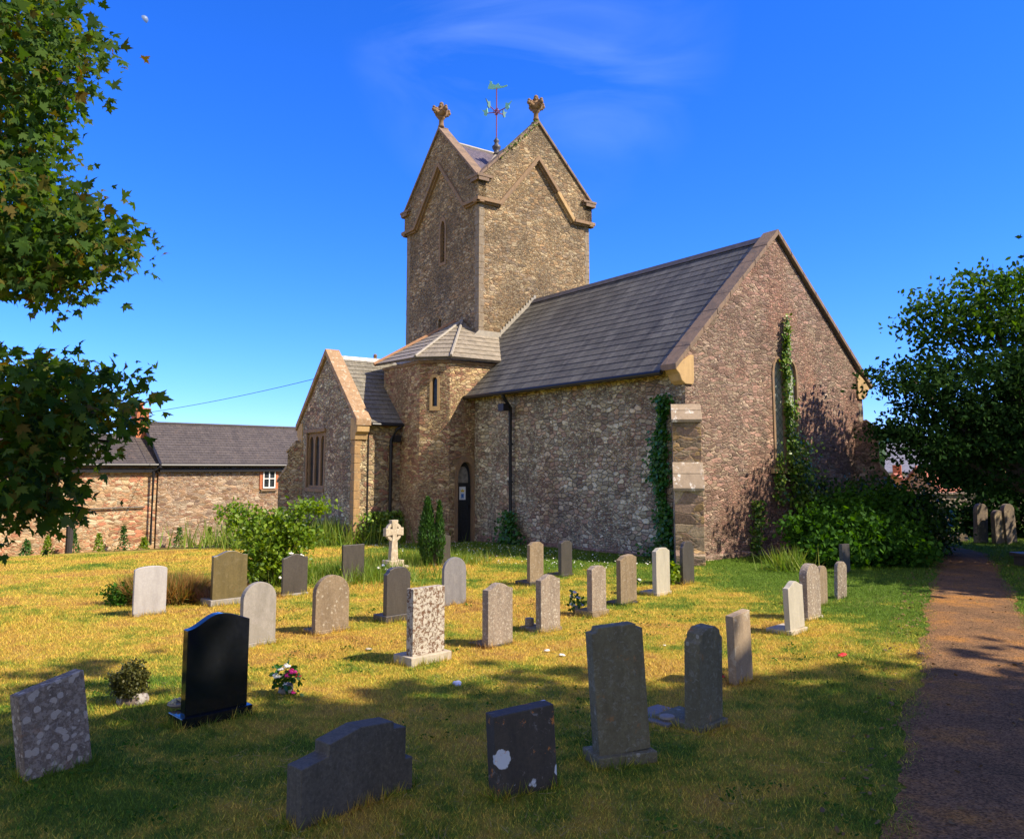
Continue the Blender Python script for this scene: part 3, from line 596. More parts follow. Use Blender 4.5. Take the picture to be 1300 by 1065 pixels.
# upper stage: slightly proud walls with chevron opening over each face
PE = .09
def upper(face):
    c, h0, h1 = {'E': (VTC, VT0, VT1), 'W': (VTC, VT0, VT1), 'S': (UTC, UT0, UT1), 'N': (UTC, UT0, UT1)}[face]
    e = PE
    poly = [(h0 - e, 12.0), (h0 + .85, 12.0), (c, 14.16), (h1 - .85, 12.0), (h1 + e, 12.0), (h1 + e, 12.86), (c, 15.55), (h0 - e, 12.86)]
    back = [(h0 + .02, 11.98), (h1 - .02, 11.98), (h1 - .02, 12.75), (c, 15.4), (h0 + .02, 12.75)]
    mb = MB()
    if face == 'E': mb.prism(poly, UT1 - .25, UT1 + e, 'x'); mb.prism(back, UT1 - .3, UT1 - .003, 'x')
    if face == 'W': mb.prism(poly, UT0 - e, UT0 + .25, 'x'); mb.prism(back, UT0 + .003, UT0 + .3, 'x')
    if face == 'S': mb.prism(poly, VT0 - e - .002, VT0 + .25, 'y'); mb.prism(back, VT0 + .003, VT0 + .3, 'y')
    if face == 'N': mb.prism(poly, VT1 - .25, VT1 + e + .002, 'y'); mb.prism(back, VT1 - .3, VT1 - .003, 'y')
    o = mb.build('gable_wall', M['tower'], church)
    # string course: horizontal returns and the chevron
    sc_ = MB()
    def seg(p, q, t0=.0, t1=.13, pr=.13, mat=0):
        d = Vector((q[0] - p[0], q[1] - p[1])).normalized(); n = Vector((-d.y, d.x))
        if n.y < 0: n = -n
        P_ = [(p[0] - n.x * t1 / 2, p[1] - n.y * t1 / 2), (q[0] - n.x * t1 / 2, q[1] - n.y * t1 / 2), (q[0] + n.x * t1 / 2, q[1] + n.y * t1 / 2), (p[0] + n.x * t1 / 2, p[1] + n.y * t1 / 2)]
        S2 = [(p[0] - n.x * t1 * .95, p[1] - n.y * t1 * .95), (q[0] - n.x * t1 * .95, q[1] - n.y * t1 * .95), (q[0] - n.x * t1 * .52, q[1] - n.y * t1 * .52), (p[0] - n.x * t1 * .52, p[1] - n.y * t1 * .52)]
        for PP, k in ((P_, pr + .06), (S2, pr - .03)):
            if face == 'E': sc_.prism(PP, UT1 - .1, UT1 + k, 'x', m=mat)
            if face == 'W': sc_.prism(PP, UT0 - k, UT0 + .1, 'x', m=mat)
            if face == 'S': sc_.prism(PP, VT0 - k - .003, VT0 + .1, 'y', m=mat)
            if face == 'N': sc_.prism(PP, VT1 - .1, VT1 + k + .003, 'y', m=mat)
    x = .2
    seg((h0 - x, 12.0), (h0 + .85, 12.0)); seg((h1 - .85, 12.0), (h1 + x, 12.0))
    seg((h0 + .83, 11.98), (c + .03, 14.19), pr=.125)
    if face == 'E':
        seg((c - .03, 14.19), (c + .98, 13.03), pr=.122); seg((c + 1.0, 13.0), (h1 - .83, 11.98), pr=.08, t1=.15, mat=1)
    else: seg((c - .03, 14.19), (h1 - .83, 11.98), pr=.122)
    sc_.build('string_course', [M['dressed'], M['pale']], o, bevel=.012)
    cp = MB()
    for (a, b) in ((h0, 1), (h1, -1)):
        p = Vector((a - b * .22, 12.86 - .18)); q = Vector((c + b * .03, 15.60)); d = (q - p); n_ = 6
        for i in range(n_):
            A = p + d * (i / n_); B = p + d * ((i + 1) / n_ - (.004 if i < n_ - 1 else 0))
            PP = [(A.x, A.y), (B.x, B.y), (B.x, B.y + .13), (A.x, A.y + .13)]
            if face == 'E': cp.prism(PP, UT1 - .30, UT1 + .16, 'x')
            if face == 'W': cp.prism(PP, UT0 - .2, UT0 + .30, 'x')
            if face == 'S': cp.prism(PP, VT0 - .163, VT0 + .30, 'y')
            if face == 'N': cp.prism(PP, VT1 - .30, VT1 + .203, 'y')
    cp.build('coping', M['coping'], o, bevel=.012)
    return o
gw = {f: upper(f) for f in 'ENWS'}
for cu, cv, a, b in ((UT1, VT0, 1, -1), (UT0, VT0, -1, -1), (UT1, VT1, 1, 1), (UT0, VT1, -1, 1)):
    mb = MB(); u0, u1 = sorted((cu - a * .45, cu + a * .24)); v0, v1 = sorted((cv - b * .45, cv + b * .24)); mb.box(u0, u1, v0, v1, 12.82, 12.92)
    u0, u1 = sorted((cu - a * .4, cu + a * .15)); v0, v1 = sorted((cv - b * .4, cv + b * .15)); mb.box(u0, u1, v0, v1, 12.72, 12.822)
    mb.build('corner_kneeler', M['coping'], church, bevel=.015)
mb = MB(); cz = 15.2; ez = 12.75
cen = (UTC, VTC, cz)
cor = [(UT1, VT0, ez), (UT1, VT1, ez), (UT0, VT1, ez), (UT0, VT0, ez)]
apx = [(UT1 - .1, VTC, cz), (UTC, VT1 - .1, cz), (UT0 + .1, VTC, cz), (UTC, VT0 + .1, cz)]
def tri(a, b, c):
    a, b, c = Vector(a), Vector(b), Vector(c); ex = (c - b).normalized(); n = (b - a).cross(c - a); n.normalize(); ey = n.cross(ex)
    if n.z < 0: b, c = c, b
    mb.add([a, b, c], [(0, 1, 2)], [[((p - cen_).dot(ex), (p - cen_).z * 1.3) for p in (a, b, c)]])
cen_ = Vector(cen)
for i in range(4):
    tri(cor[i], apx[i], cen); tri(cor[(i + 1) % 4], apx[i], cen)
tr_ = mb.build('tower_roof', M['slate4'], church)
mb = MB()
for a in apx: mb.tube([Vector(a) + Vector((0, 0, .01)), Vector(cen) + Vector((0, 0, .01))], .07, 8)
for c_ in cor: mb.tube([Vector(c_), cen_], .07, 6)
mb.build('lead_ridge', M['lead'], tr_)
# finials
def finial(parent, u, v, z, ang=0, s=1.0):
    mb = MB(); mb.lathe([(.10 * s, 0), (.13 * s, .05 * s), (.10 * s, .1 * s), (.09 * s, .32 * s), (.15 * s, .36 * s), (.15 * s, .41 * s), (.10 * s, .45 * s), (.13 * s, .55 * s), (.17 * s, .68 * s), (.12 * s, .76 * s)], (u, v, z), 12)
    for k in range(4):
        a = ang + k * PI / 2; dx, dy = math.cos(a), math.sin(a)
        mb.tube([(u, v, z + .55 * s), (u + dx * .18 * s, v + dy * .18 * s, z + .56 * s), (u + dx * .33 * s, v + dy * .33 * s, z + .68 * s)], [.15 * s, .12 * s, .07 * s], 8)
        for (q, h, rr) in ((.36, .66, .08), (.34, .76, .07), (.27, .62, .09), (.22, .72, .08), (.30, .56, .06)): mb.ball((u + dx * q * s, v + dy * q * s, z + h * s), rr * s, 7)
    mb.tube([(u, v, z + .6 * s), (u, v, z + .92 * s)], [.14 * s, .07 * s], 8); mb.ball((u, v, z + .96 * s), .095 * s, 8)
    for k in range(4): mb.ball((u + .08 * s * math.cos(k * PI / 2 + .7), v + .08 * s * math.sin(k * PI / 2 + .7), z + .86 * s), .06 * s, 6)
    return mb.build('finial', M['finial'], parent, smooth=True)
finial(gw['E'], UT1 - .02, VTC, 15.7); finial(gw['S'], UTC, VT0 - .02, 15.7); finial(gw['W'], UT0 + .02, VTC, 15.7, s=.55); finial(gw['N'], UTC, VT1, 15.7, s=.55)
# weather vane
vane = empty('weather_vane'); vane.parent = church; vane.location = (UTC, VTC, 15.15)
mb = MB(); mb.lathe([(.22, 0), (.16, .12), (.1, .2), (.17, .3), (.19, .4), (.1, .48), (.08, .56), (.13, .64), (.07, .72), (.03, .8)], (0, 0, 0), 14); mb.build('base', plain('vane_base_lead', (.07, .065, .07), .5), vane, smooth=True)
mb = MB(); mb.tube([(0, 0, .75), (0, 0, 2.95)], .025, 8)
for z in (1.82, 2.0): mb.ball((0, 0, z), .06, 8)
for k in range(24):
    pass
ring = [(.14 * math.cos(t), .14 * math.sin(t), 1.92) for t in [2 * PI * k / 16 for k in range(17)]]; mb.tube(ring, .014, 6, False)
ring = [(.14 * math.cos(t), 0, 1.92 + .14 * math.sin(t)) for t in [2 * PI * k / 16 for k in range(17)]]; mb.tube(ring, .014, 6, False)
mb.build('rod', M['vanered'], vane)
for k in range(4):
    a = rad(20) + k * PI / 2; dx, dy = math.cos(a), math.sin(a)
    mb = MB(); mb.tube([(dx * .05, dy * .05, 1.9), (dx * .34, dy * .34, 1.95), (dx * .5, dy * .5, 1.98)], .02, 6); ar = mb.build('compass_arm', M['vanered'], vane)
    Mx = Matrix.Translation((dx * .58, dy * .58, 2.02)) @ Matrix.Scale(1.5, 4) @ Matrix.Rotation(a, 4, 'Z')
    mb = MB(); mb.prism([(-.09, -.02), (-.03, -.11), (.05, -.06), (.03, 0), (.13, .12), (.02, .07), (-.07, .12)], -.012, .012, 'y', Mx); mb.build('letter_plate', M['verdigris'] if k % 2 == 0 else plain('aged_plate', (.10, .2, .18), .6), vane)
mb = MB(); Mx = Matrix.Translation((0, 0, 2.98)) @ Matrix.Rotation(rad(38), 4, 'Z') @ Matrix.Scale(1.15, 4)
mb.prism([(-.34, .0), (-.3, .12), (-.24, .24), (-.3, .30), (-.18, .26), (-.16, .16), (-.04, .10), (.08, .16), (.12, .06), (.22, .02), (.40, .05), (.42, 0), (.25, -.04), (.05, -.05), (-.15, -.05)], -.012, .012, 'y', Mx)
mb.build('vane_figure', M['verdigris'], vane)

# stair turret, its wall, roof, slit, door
TU = -9.2
foot = [(TU, 2.9), (TU, -.98), (-9.90, -1.70), (-11.9, -1.62), (-11.9, 2.0), (-10.9, 2.9)]
foot = [(TU, 1.7), (TU, -.98), (-9.90, -1.70), (-12.45, -1.70), (-12.45, 1.3), (-10.9, 1.7)]
mb = MB(); mb.prism(foot, -1.2, 5.72, 'z'); tu = mb.build('turret_wall', M['turret'], church)
cc = MB(); cc.prism(pointed(-.34, .31, -.35, 1.75, 2.42), TU - .32, TU + .3, 'x'); cut(tu, cc)
sd = Vector((-.75, -.64)).normalized(); sn = Vector((-sd.y * -1, sd.x * -1)); 
ang_se = math.atan2(.75, -.64)            # placeholder, replaced below
p1, p2 = Vector((TU, -.98, 0)), Vector((-9.90, -1.70, 0)); dse = (p1 - p2).normalized(); nse = Vector((dse.y, -dse.x, 0))
MSE = Matrix.Translation((p1 + p2) / 2) @ Matrix(((dse.x, -nse.x, 0, 0), (dse.y, -nse.y, 0, 0), (0, 0, 1, 0), (0, 0, 0, 1)))   # x along face, -y outward
cc = MB(); cc.prism(pointed(0, .09, 4.2, 5.0, 5.16), -.3, .25, 'y', MSE); cut(tu, cc)
tu.data.materials.clear(); tu.data.materials.append(M['turret'])
mb = MB(); mb.prism([(-.165, 4.06), (.165, 4.06), (.165, 5.1), (.09, 5.25), (-.09, 5.25), (-.165, 5.1)], -.015, .16, 'y', MSE); sw = mb.build('slit_window', M['pale'], church)
cc = MB(); cc.prism(pointed(0, .085, 4.2, 5.0, 5.15), -.3, .3, 'y', MSE); cut(sw, cc); sw.data.materials.clear(); sw.data.materials.append(M['pale'])
mb = MB(); mb.box(-.12, .12, .15, .17, 4.1, 5.2, MSE); 
for i in range(7): mb.box(-.1, .1, .13, .149, 4.25 + i * .13, 4.262 + i * .13, MSE)
mb.build('pane', M['glass'], sw)
mb = MB(); mb.box(-.56, .56, -.05, .2, 5.62, 5.718, MSE); mb.box(TU - .1, TU + .05, -.95, 1.3, 5.62, 5.716); mb.box(-12.5, -9.92, -1.75, -1.45, 5.62, 5.717); mb.build('eaves_corbel', M['dressed'], tu, bevel=.01)
# dressed door surround
mb = MB(); mb.prism(pointed(-.34, .43, -.35, 1.8, 2.62), TU - .2, TU + .02, 'x'); df = mb.build('door_frame', M['dressed'], tu)
cc = MB(); cc.prism(pointed(-.34, .305, -.4, 1.75, 2.40), TU - .4, TU + .3, 'x'); cut(df, cc); df.data.materials.clear(); df.data.materials.append(M['dressed'])
door = MB(); door.prism(pointed(-.34, .30, -.3, 1.75, 2.40), TU - .24, TU - .19, 'x')
for i in range(5): door.box(TU - .192, TU - .176, -.62 + i * .125, -.62 + i * .125 + .115, -.28, 1.62)
dr = door.build('door', M['wood'], church)
mb = MB(); mb.prism(pointed(-.34, .20, 1.72, 1.85, 2.25), TU - .188, TU - .18, 'x'); mb.build('fanlight', plain('fanlight_glass', (.22, .21, .19), .3, 0, 0, 8, .4), dr)
mb = MB(); mb.box(TU - .19, TU - .15, -.12, -.08, .9, 1.0); mb.build('handle', M['iron'], dr)
nb = empty('notice', church.matrix_world @ Vector((0, 0, 0))); bpy.context.view_layer.update()
nb.location = C0 + EX * (TU - .168) + NX * (-.36) + Vector((0, 0, 1.38)); nb.rotation_euler = (0, 0, math.atan2(EX.y, EX.x)); tag(nb, 'white paper notice with yellow and blue marks pinned to the dark church door', 'notice')
mb = MB(); mb.box(-.003, .003, -.12, .12, -.21, .21); mb.build('sheet', plain('paper', (.75, .8, .85), .7, 0, 0, 5, .03), nb)
mb = MB(); mb.prism([(-.06, .04), (.06, .04), (.08, .12), (.03, .09), (0, .15), (-.03, .09), (-.08, .12)], .0035, .006, 'x'); mb.build('yellow_mark', plain('yellow_print', (.75, .6, .05), .6), nb)
mb = MB(); mb.box(.0035, .006, -.05, .05, -.14, -.02); mb.box(.0035, .006, -.07, .07, -.17, -.155); mb.build('blue_mark', plain('blue_print', (.05, .2, .6), .6), nb)
# turret roof
ez = 5.78; AP = (-11.95, VT0 - .01, 7.62); P1 = (-8.98, -1.08, ez); P2 = (-9.82, -1.93, ez); P3 = (-12.62, -1.93, ez + .06)
def epl(u): return ez + (7.62 - ez) / (11.95 - 8.98) * (-8.98 - u)
mb = MB()
vk = 1.02
Ec = (-8.98, vk + .05, ez); Tc = (UT1 + .005, VT0 - .0, epl(UT1)); Td = (UT1 + .005, 2.15, epl(UT1))
facet(mb, [P1, Ec, Td, Tc, AP], 9)
facet(mb, [P2, P1, AP], 9)
facet(mb, [P3, P2, AP, (-12.4, VT0 - .01, 7.66)], 9)
trf = mb.build('turret_roof', M['slate2'], church)
mb = MB()
for a, b, r_ in ((P1, AP, .05), (P2, AP, .05)):
    a, b = Vector(a), Vector(b); mb.tube([a + Vector((0, 0, .05)), b + Vector((0, 0, .05))], r_, 6)
mb.prism([(1.0, epl(UT1) - .02), (2.3, epl(UT1) - .02), (2.3, epl(UT1) + .2), (1.25, epl(UT1) + .2), (VT0, epl(UT1) + .2)], UT1 + .004, UT1 + .03, 'x')
for i in range(14):
    v_ = 2.2 + i * .118; mb.box(UT1 + .004, UT1 + .032, v_, v_ + .115, roofz(v_) + .02, roofz(v_) + .26)
mb.tube([Vector(Ec) + Vector((0, .06, .04)), Vector(Td) + Vector((0, .08, .06))], .05, 6)
mb.build('lead_flashing', M['lead'], trf)
mb = MB(); a, b = Vector(P3), Vector((-12.4, VT0, 7.7)); mb.tube([a + Vector((-.06, -.05, .0)), b + Vector((-.06, 0, .0))], .075, 4); mb.build('verge_board', plain('brown_verge', (.30, .16, .08), .8, 0, .3, 10), trf)

# south transept
TX0, TX1, TV = -16.0, -11.2, -3.36; TR, TE, TRZ = -13.62, 3.68, 6.12; te = .18
tsl = (TRZ - TE) / (TX1 + te - TR); tslw = (TRZ - TE) / (TR - TX0 + te)
prof = [(TX0, -1.5), (TX1, -1.5), (TX1, TE + tsl * te - .06), (TR, TRZ - .05), (TX0, TE + tslw * te - .06)]
mb = MB(); mb.prism(prof, TV, VT0 + .1, 'y'); ts = mb.build('transept_wall', [M['transept']], church)
cc = MB(); cc.box(-15.27, -13.69, TV - .3, TV + .32, 1.5, 3.46); cut(ts, cc); ts.data.materials.clear(); ts.data.materials.append(M['transept']); ts.data.materials.append(M['southwall'])
for p in ts.data.polygons: p.material_index = 1 if p.normal.y < -.9 else 0
mb = MB(); mb.box(-15.3, -13.66, TV + .07, TV + .13, 1.44, 3.50); tf = mb.build('mullioned_window', M['dressed'], church)
for k in range(3):
    cc = MB(); cc.prism(pointed(-15.0 + k * .52, .19, 1.58, 2.95, 3.34), TV - .3, TV + .4, 'y'); cut(tf, cc)
tf.data.materials.clear(); tf.data.materials.append(M['dressed'])
mb = MB(); mb.box(-15.25, -13.71, TV + .134, TV + .16, 1.5, 3.45); mb.build('pane', M['glass'], tf)
mb = MB(); mb.box(-15.36, -13.6, TV - .05, TV + .04, 1.36, 1.49); mb.box(-15.42, -13.54, TV - .07, TV + .03, 3.47, 3.6); mb.box(-15.36, -15.25, TV - .012, TV + .04, 1.5, 3.46); mb.box(-13.71, -13.6, TV - .012, TV + .04, 1.5, 3.46); mb.build('window_surround', M['dressed'], tf, bevel=.01)
mb = MB()
roof_plane(mb, (TX1 + te, TV + .42, TE), (TX1 + te, VT0 - .02, TE), (TR - TX1 - te, 0, TRZ - TE), 15, .018)
roof_plane(mb, (TX0 - te, VT0 - .02, TE), (TX0 - te, TV + .42, TE), (TR - TX0 + te, 0, TRZ - TE), 15, .018)
mb.prism([(TX1 + te, TE - .05), (TX1 + te, TE - .004), (TR, TRZ - .004), (TX0 - te, TE - .004), (TX0 - te, TE - .05), (TR, TRZ - .05)], TV + .42, VT0 - .01, 'y')
trr = mb.build('transept_roof', slate('transept_slate', (.18, .165, .13), (.24, .22, .17), (.06, .055, .05), .3, .2, .4, .5, .6, (.32, .22, .12)), church)
mb = MB(); mb.prism([(TR - .14, TRZ - .08), (TR, TRZ + .08), (TR + .14, TRZ - .08)], TV + .4, VT0, 'y'); mb.build('ridge_tile', plain('lichened_ridge', (.42, .40, .38), .8, 0, .4, 5, .5), trr)
mb = MB()
for a, sgn in ((TX1 + te + .07, 1), (TX0 - te - .07, -1)):
    p = Vector((a, TE - .1)); q = Vector((TR, TRZ + .06)); d = q - p; n_ = 6
    for i in range(n_):
        A = p + d * (i / n_); B = p + d * ((i + 1) / n_ - (.004 if i < n_ - 1 else 0)); mb.prism([(A.x, A.y), (B.x, B.y), (B.x, B.y + .22), (A.x, A.y + .22)], TV - .08, TV + .46, 'y')
mb.build('transept_coping', M['tcoping'], church, bevel=.015)
for a, s_ in ((TX1, 1), (TX0, -1)):
    mb = MB(); mb.prism([(a - s_ * .30, 3.12), (a + s_ * .05, 3.12), (a + s_ * .1, 3.3), (a + s_ * .2, 3.38), (a + s_ * .22, 3.56), (a - s_ * .1, 3.85), (a - s_ * .30, 3.85)], TV - .03, TV + .42, 'y'); mb.build('kneeler', M['pale'], church, bevel=.015)
quoins(TX1, TV, 1, -1, -.6, 3.1, M['quoin'], ts)
mb = MB(); mb.tube([(TX1 + .03, TV + .48, 3.5), (TX1 + .03, TV + .48, -.4)], .018, 6); mb.build('conductor', M['iron'], church)
mb = MB(); mb.tube([(TX1 + te + .05, TV + .5, TE - .05), (TX1 + te + .05, -1.7, TE - .05)], .05, 8); mb.build('gutter', M['iron'], church)
downpipe([(TX1 + te + .05, -1.80, TE - .12), (TX1 + te + .05, -1.95, TE - .2), (TX1 + .12, -2.1, TE - .55), (TX1 + .1, -2.1, -.5)], r=.055)
# nave beyond the tower
mb = MB(); nz_ = 7.15
mb.prism([(.6, -1.5), (7.2, -1.5), (7.2, 4.3), (3.9, nz_), (.6, 4.3)], -24.5, UT0 + .02, 'x'); mb.build('nave_wall', M['tower'], church)
mb = MB(); roof_plane(mb, (-24.5, .3, 4.1), (UT0, .3, 4.1), (0, 3.6, nz_ - 4.02), 18); roof_plane(mb, (UT0, 7.5, 4.1), (-24.5, 7.5, 4.1), (0, -3.6, nz_ - 4.02), 18); mb.build('nave_roof', M['slate'], church)
mb = MB(); c_ = (-24.5, 3.9, nz_)
mb.box(c_[0] - .07, c_[0] + .07, c_[1] - .07, c_[1] + .07, nz_, nz_ + .75); mb.box(c_[0] - .06, c_[0] + .06, c_[1] - .3, c_[1] + .3, nz_ + .38, nz_ + .5)
for q in ((0, -.33, .44), (0, .33, .44), (0, 0, .8)): mb.ball((c_[0], c_[1] + q[1], nz_ + q[2]), .11, 8)
mb.build('gable_cross', M['finial'], church, bevel=.01)
mb = MB(); mb.box(-.5, .12, .2, W - .2, -.4, .12); mb.box(-8.9, -.6, -.09, .1, -.6, .05); mb.build('plinth', M['chancel'], church, bevel=.02)

# ------------------------------------------------------------------ house beyond the lawn
HZ = -1.85; hp = Vector((-19.0, 44.0, HZ)); hd = (Vector((-13.2, 49.2, HZ)) - hp).normalized()
house = empty('house', hp, math.atan2(hd.y, hd.x)); house.scale = (1.27, 1.27, 1.27); tag(house, 'long low rubble cottage range with slate roofs and red brick chimney behind the lawn', 'house')
# local x along the wall to the right, y away from camera
def hrange(x0, x1, ez_, rz_, dep, y0, nm, mat):
    mb = MB(); mb.prism([(y0, -1), (y0 + dep, -1), (y0 + dep, ez_ - .02), (y0 + dep / 2, rz_ - .1), (y0, ez_ - .02)], x0, x1, 'x'); w_ = mb.build('wall', mat, house)
    mb = MB(); ov = .18; s_ = (rz_ - ez_) / (dep / 2)
    roof_plane(mb, (x0 - .05, y0 - ov, ez_ - ov * s_ + .05), (x1 + .1, y0 - ov, ez_ - ov * s_ + .05), (0, dep / 2 + ov, s_ * (dep / 2 + ov)), 17, .014)
    roof_plane(mb, (x1 + .1, y0 + dep + ov, ez_ - ov * s_ + .05), (x0 - .05, y0 + dep + ov, ez_ - ov * s_ + .05), (0, -dep / 2 - ov, s_ * (dep / 2 + ov)), 17, .014)
    rf = mb.build('roof', M['slate3'], house)
    mb = MB(); mb.tube([(x0, y0 + dep / 2, rz_ + .05), (x1 + .1, y0 + dep / 2, rz_ + .05)], .08, 6); mb.build('ridge_tile', M['slate3'], rf)
    mb = MB(); mb.tube([(x0, y0 - ov - .07, ez_ - ov * s_ + .06), (x1 + .1, y0 - ov - .07, ez_ - ov * s_ + .06)], .07, 8); mb.box(x0, x1, y0 - ov + .01, y0 - .01, ez_ - .36, ez_ - .2); mb.build('gutter', M['iron'], house)
    return w_, rf
w1, r1_ = hrange(0, 12, 3.38, 5.15, 4.6, 0, 'right', M['housewall'])
M['housewall2'] = rubble('patched_house_rubble', [(0.375, 0.235, 0.123), (0.437, 0.297, 0.171), (0.372, 0.161, 0.091), (0.456, 0.358, 0.231), (0.337, 0.197, 0.106)], (.52, .38, .22), (3.4, 3.4, 8.4), .05, (.3, .2, .12), .3, .1, .7, 8)
w2, r2_ = hrange(-8.5, -.05, 3.36, 4.55, 4.0, .06, 'left', M['housewall2'])
for x0, x1, y0, y1, z0, z1 in ((-.40, .12, 1.9, 2.7, 4.2, 5.95),):
    mb = MB(); mb.box(x0, x1, y0, y1, z0, z1 - .25); mb.box(x0 - .05, x1 + .05, y0 - .05, y1 + .05, z1 - .25, z1 - .12); ch_ = mb.build('chimney', M['brick'], house)
    mb = MB(); mb.lathe([(.13, 0), (.11, .3), (.13, .32)], ((x0 + x1) / 2, (y0 + y1) / 2, z1 - .12), 12); mb.build('chimney_pot', M['brick'], ch_)
mb = MB(); mb.box(-.14, .14, -.22, 5, 3.2, 3.3); 
mb = MB(); mb.tube([(-.05, -.2, 3.2), (-.25, -.12, 3.05), (-.25, -.1, .0)], .06, 8); mb.build('downpipe', M['iron'], house)
mb = MB(); mb.tube([(-3.4, -.02, 1.55), (-.5, -.02, 1.58)], .03, 6); mb.build('pipe', M['iron'], house)
mb = MB(); mb.prism([(-.3, 3.2), (-.3, 3.36), (2.3, 5.25), (2.3, 5.1)], -.08, .02, 'x'); mb.build('verge_flashing', M['iron'], r1_)
wx = 4.95; mb = MB(); mb.box(wx - .45, wx + .45, -.04, .08, 2.22, 3.22); wd_ = mb.build('window', M['brick'], house)
mb = MB(); mb.box(wx - .30, wx + .30, -.045, .0, 2.26, 3.15); mb.build('pane', M['glass'], wd_)
mb = MB()
for a, b in ((-.30, -.25), (.25, .30), (-.025, .025)): mb.box(wx + a, wx + b, -.075, -.046, 2.26, 3.15)
for a, b in ((2.26, 2.32), (3.09, 3.15), (2.68, 2.72)): mb.box(wx - .298, wx + .298, -.078, -.05, a, b)
mb.build('frame', M['white'], wd_)
mb = MB(); mb.box(wx - .4, wx + .4, -.1, .0, 2.14, 2.216); mb.build('sill', M['dressed'], wd_)
mb = MB(); mb.box(-6.6, -5.9, -.03, .1, 0, 1.9); dh = mb.build('door', M['wood'], house)
mb = MB(); mb.box(-6.05, -6.0, -.06, -.031, .95, 1.05); mb.build('handle', M['lead'], dh)
# ------------------------------------------------------------------ vegetation tools
SYC = np.array([(0, -.05), (.14, .03), (.36, -.12), (.30, .08), (.38, .14), (.58, .34), (.36, .33), (.34, .44), (.16, .38), (.20, .62), (.11, .62), (.0, .95), (-.11, .62), (-.20, .62), (-.16, .38), (-.34, .44), (-.36, .33), (-.58, .34), (-.38, .14), (-.30, .08), (-.36, -.12), (-.14, .03)]) 
OVAL = np.array([(0, 0), (.28, .3), (.24, .7), (0, 1.0), (-.24, .7), (-.28, .3)])
DIAM = np.array([(0, 0), (.3, .5), (0, 1.0), (-.3, .5)])
LONG = np.array([(-.06, 0), (.06, 0), (0, 1.0)])
def leaves(name, P, size, shape, mat, parent=None, up=.6, nb=None, jit=.35, dirs=None, fold=.12, droop=0, rng=R):
    n = len(P); k = len(shape)
    nrm = rng.normal(size=(n, 3)); nrm[:, 2] = nrm[:, 2] * .6 + up * 1.5
    if nb is not None: nrm = nrm * .7 + np.array(nb)
    nrm /= np.linalg.norm(nrm, axis=1)[:, None]
    t = rng.normal(size=(n, 3)) if dirs is None else dirs + rng.normal(size=(n, 3)) * .35
    t[:, 2] -= droop
    t -= (t * nrm).sum(1)[:, None] * nrm; t /= np.linalg.norm(t, axis=1)[:, None] + 1e-9
    b = np.cross(nrm, t); s = size * (1 - jit + 2 * jit * rng.random(n))
    V = P[:, None, :] + s[:, None, None] * (b[:, None, :] * shape[None, :, 0, None] + t[:, None, :] * shape[None, :, 1, None] - nrm[:, None, :] * (np.abs(shape[:, 0]) * fold * 2 + shape[:, 1] ** 2 * fold)[None, :, None])
    return fast_mesh(name, V.reshape(-1, 3), k, mat, parent)
def in_blobs(blobs, n, shell=.45, rng=R):
    vol = np.array([b[1][0] * b[1][1] * b[1][2] for b in blobs]); vol = vol ** .75; cnt = (vol / vol.sum() * n).astype(int) + 1; out = []
    for (c, r), m in zip(blobs, cnt):
        d = rng.normal(size=(m, 3)); d /= np.linalg.norm(d, axis=1)[:, None]
        q = (shell + (1 - shell) * rng.random(m) ** .6)[:, None]
        wob = 1 + .16 * np.sin(d[:, :1] * 5 + c[0]) + .14 * np.sin(d[:, 1:2] * 6 + c[1] * 2) + .12 * np.sin(d[:, 2:] * 7 + c[2])
        out.append(np.array(c) + d * q * np.array(r) * wob)
    return np.concatenate(out)
def spread(P, per, sd, rng=R):
    return (P[:, None, :] + rng.normal(size=(len(P), per, 3)) * np.array(sd)).reshape(-1, 3)
def tree(name, label, cat, base, th, blobs, nclus, per, lsize, mat, shape=OVAL, sd=.16, trunk_r=.22, up=.5, group=None, shell=.45, nl=None):
    o = empty(name, base); tag(o, label, cat, group)
    bl = [((c[0], c[1], c[2]), r) for c, r in blobs]
    mb = MB(); mb.tube([(0, 0, -.3), (.05, .02, th * .5), (-.03, .05, th)], [trunk_r * 1.25, trunk_r, trunk_r * .8], 10); mb.build('trunk', M['bark'], o, smooth=True)
    rg = random.Random(hash(name) % 1000 if False else int(base[0] * 13 + base[1] * 7))
    k = 0
    for c, r in bl:
        if k >= (nl or 9): break
        k += 1; mb = MB(); m_ = (Vector((0, 0, th)) + Vector(c)) / 2 + Vector((rg.uniform(-.2, .2), rg.uniform(-.2, .2), -.2))
        mb.tube([(0, 0, th - .15), m_, Vector(c)], [trunk_r * .55, trunk_r * .35, trunk_r * .1], 7); mb.build('limb', M['bark'], o, smooth=True)
    P = spread(in_blobs(bl, nclus, shell), per, sd)
    leaves('crown', P, lsize, shape, mat, o, up=up)
    return o
LM = {}
LM['syc'] = leafmat('sycamore_leaf', [(.02, .05, .012), (.032, .07, .013), (.045, .095, .016), (.06, .12, .018), (.075, .135, .02), (.095, .14, .022), (.13, .08, .015)], .48, .6, None, .12)
LM['decid'] = leafmat('bright_tree_leaf', [(.02, .055, .010), (.035, .085, .012), (.05, .12, .016), (.08, .145, .02)], .35, .6, None, .1)
LM['yew'] = leafmat('yew_needle', [(.010, .030, .008), (.016, .045, .010), (.03, .065, .012)], .15, .9, None, .05)
LM['bush'] = leafmat('elder_leaf', [(.025, .075, .010), (.04, .115, .012), (.065, .16, .016)], .35, .7, None, .1)
LM['rose'] = leafmat('rose_leaf', [(.08, .15, .012), (.12, .22, .015), (.18, .28, .02), (.22, .30, .03)], .4)
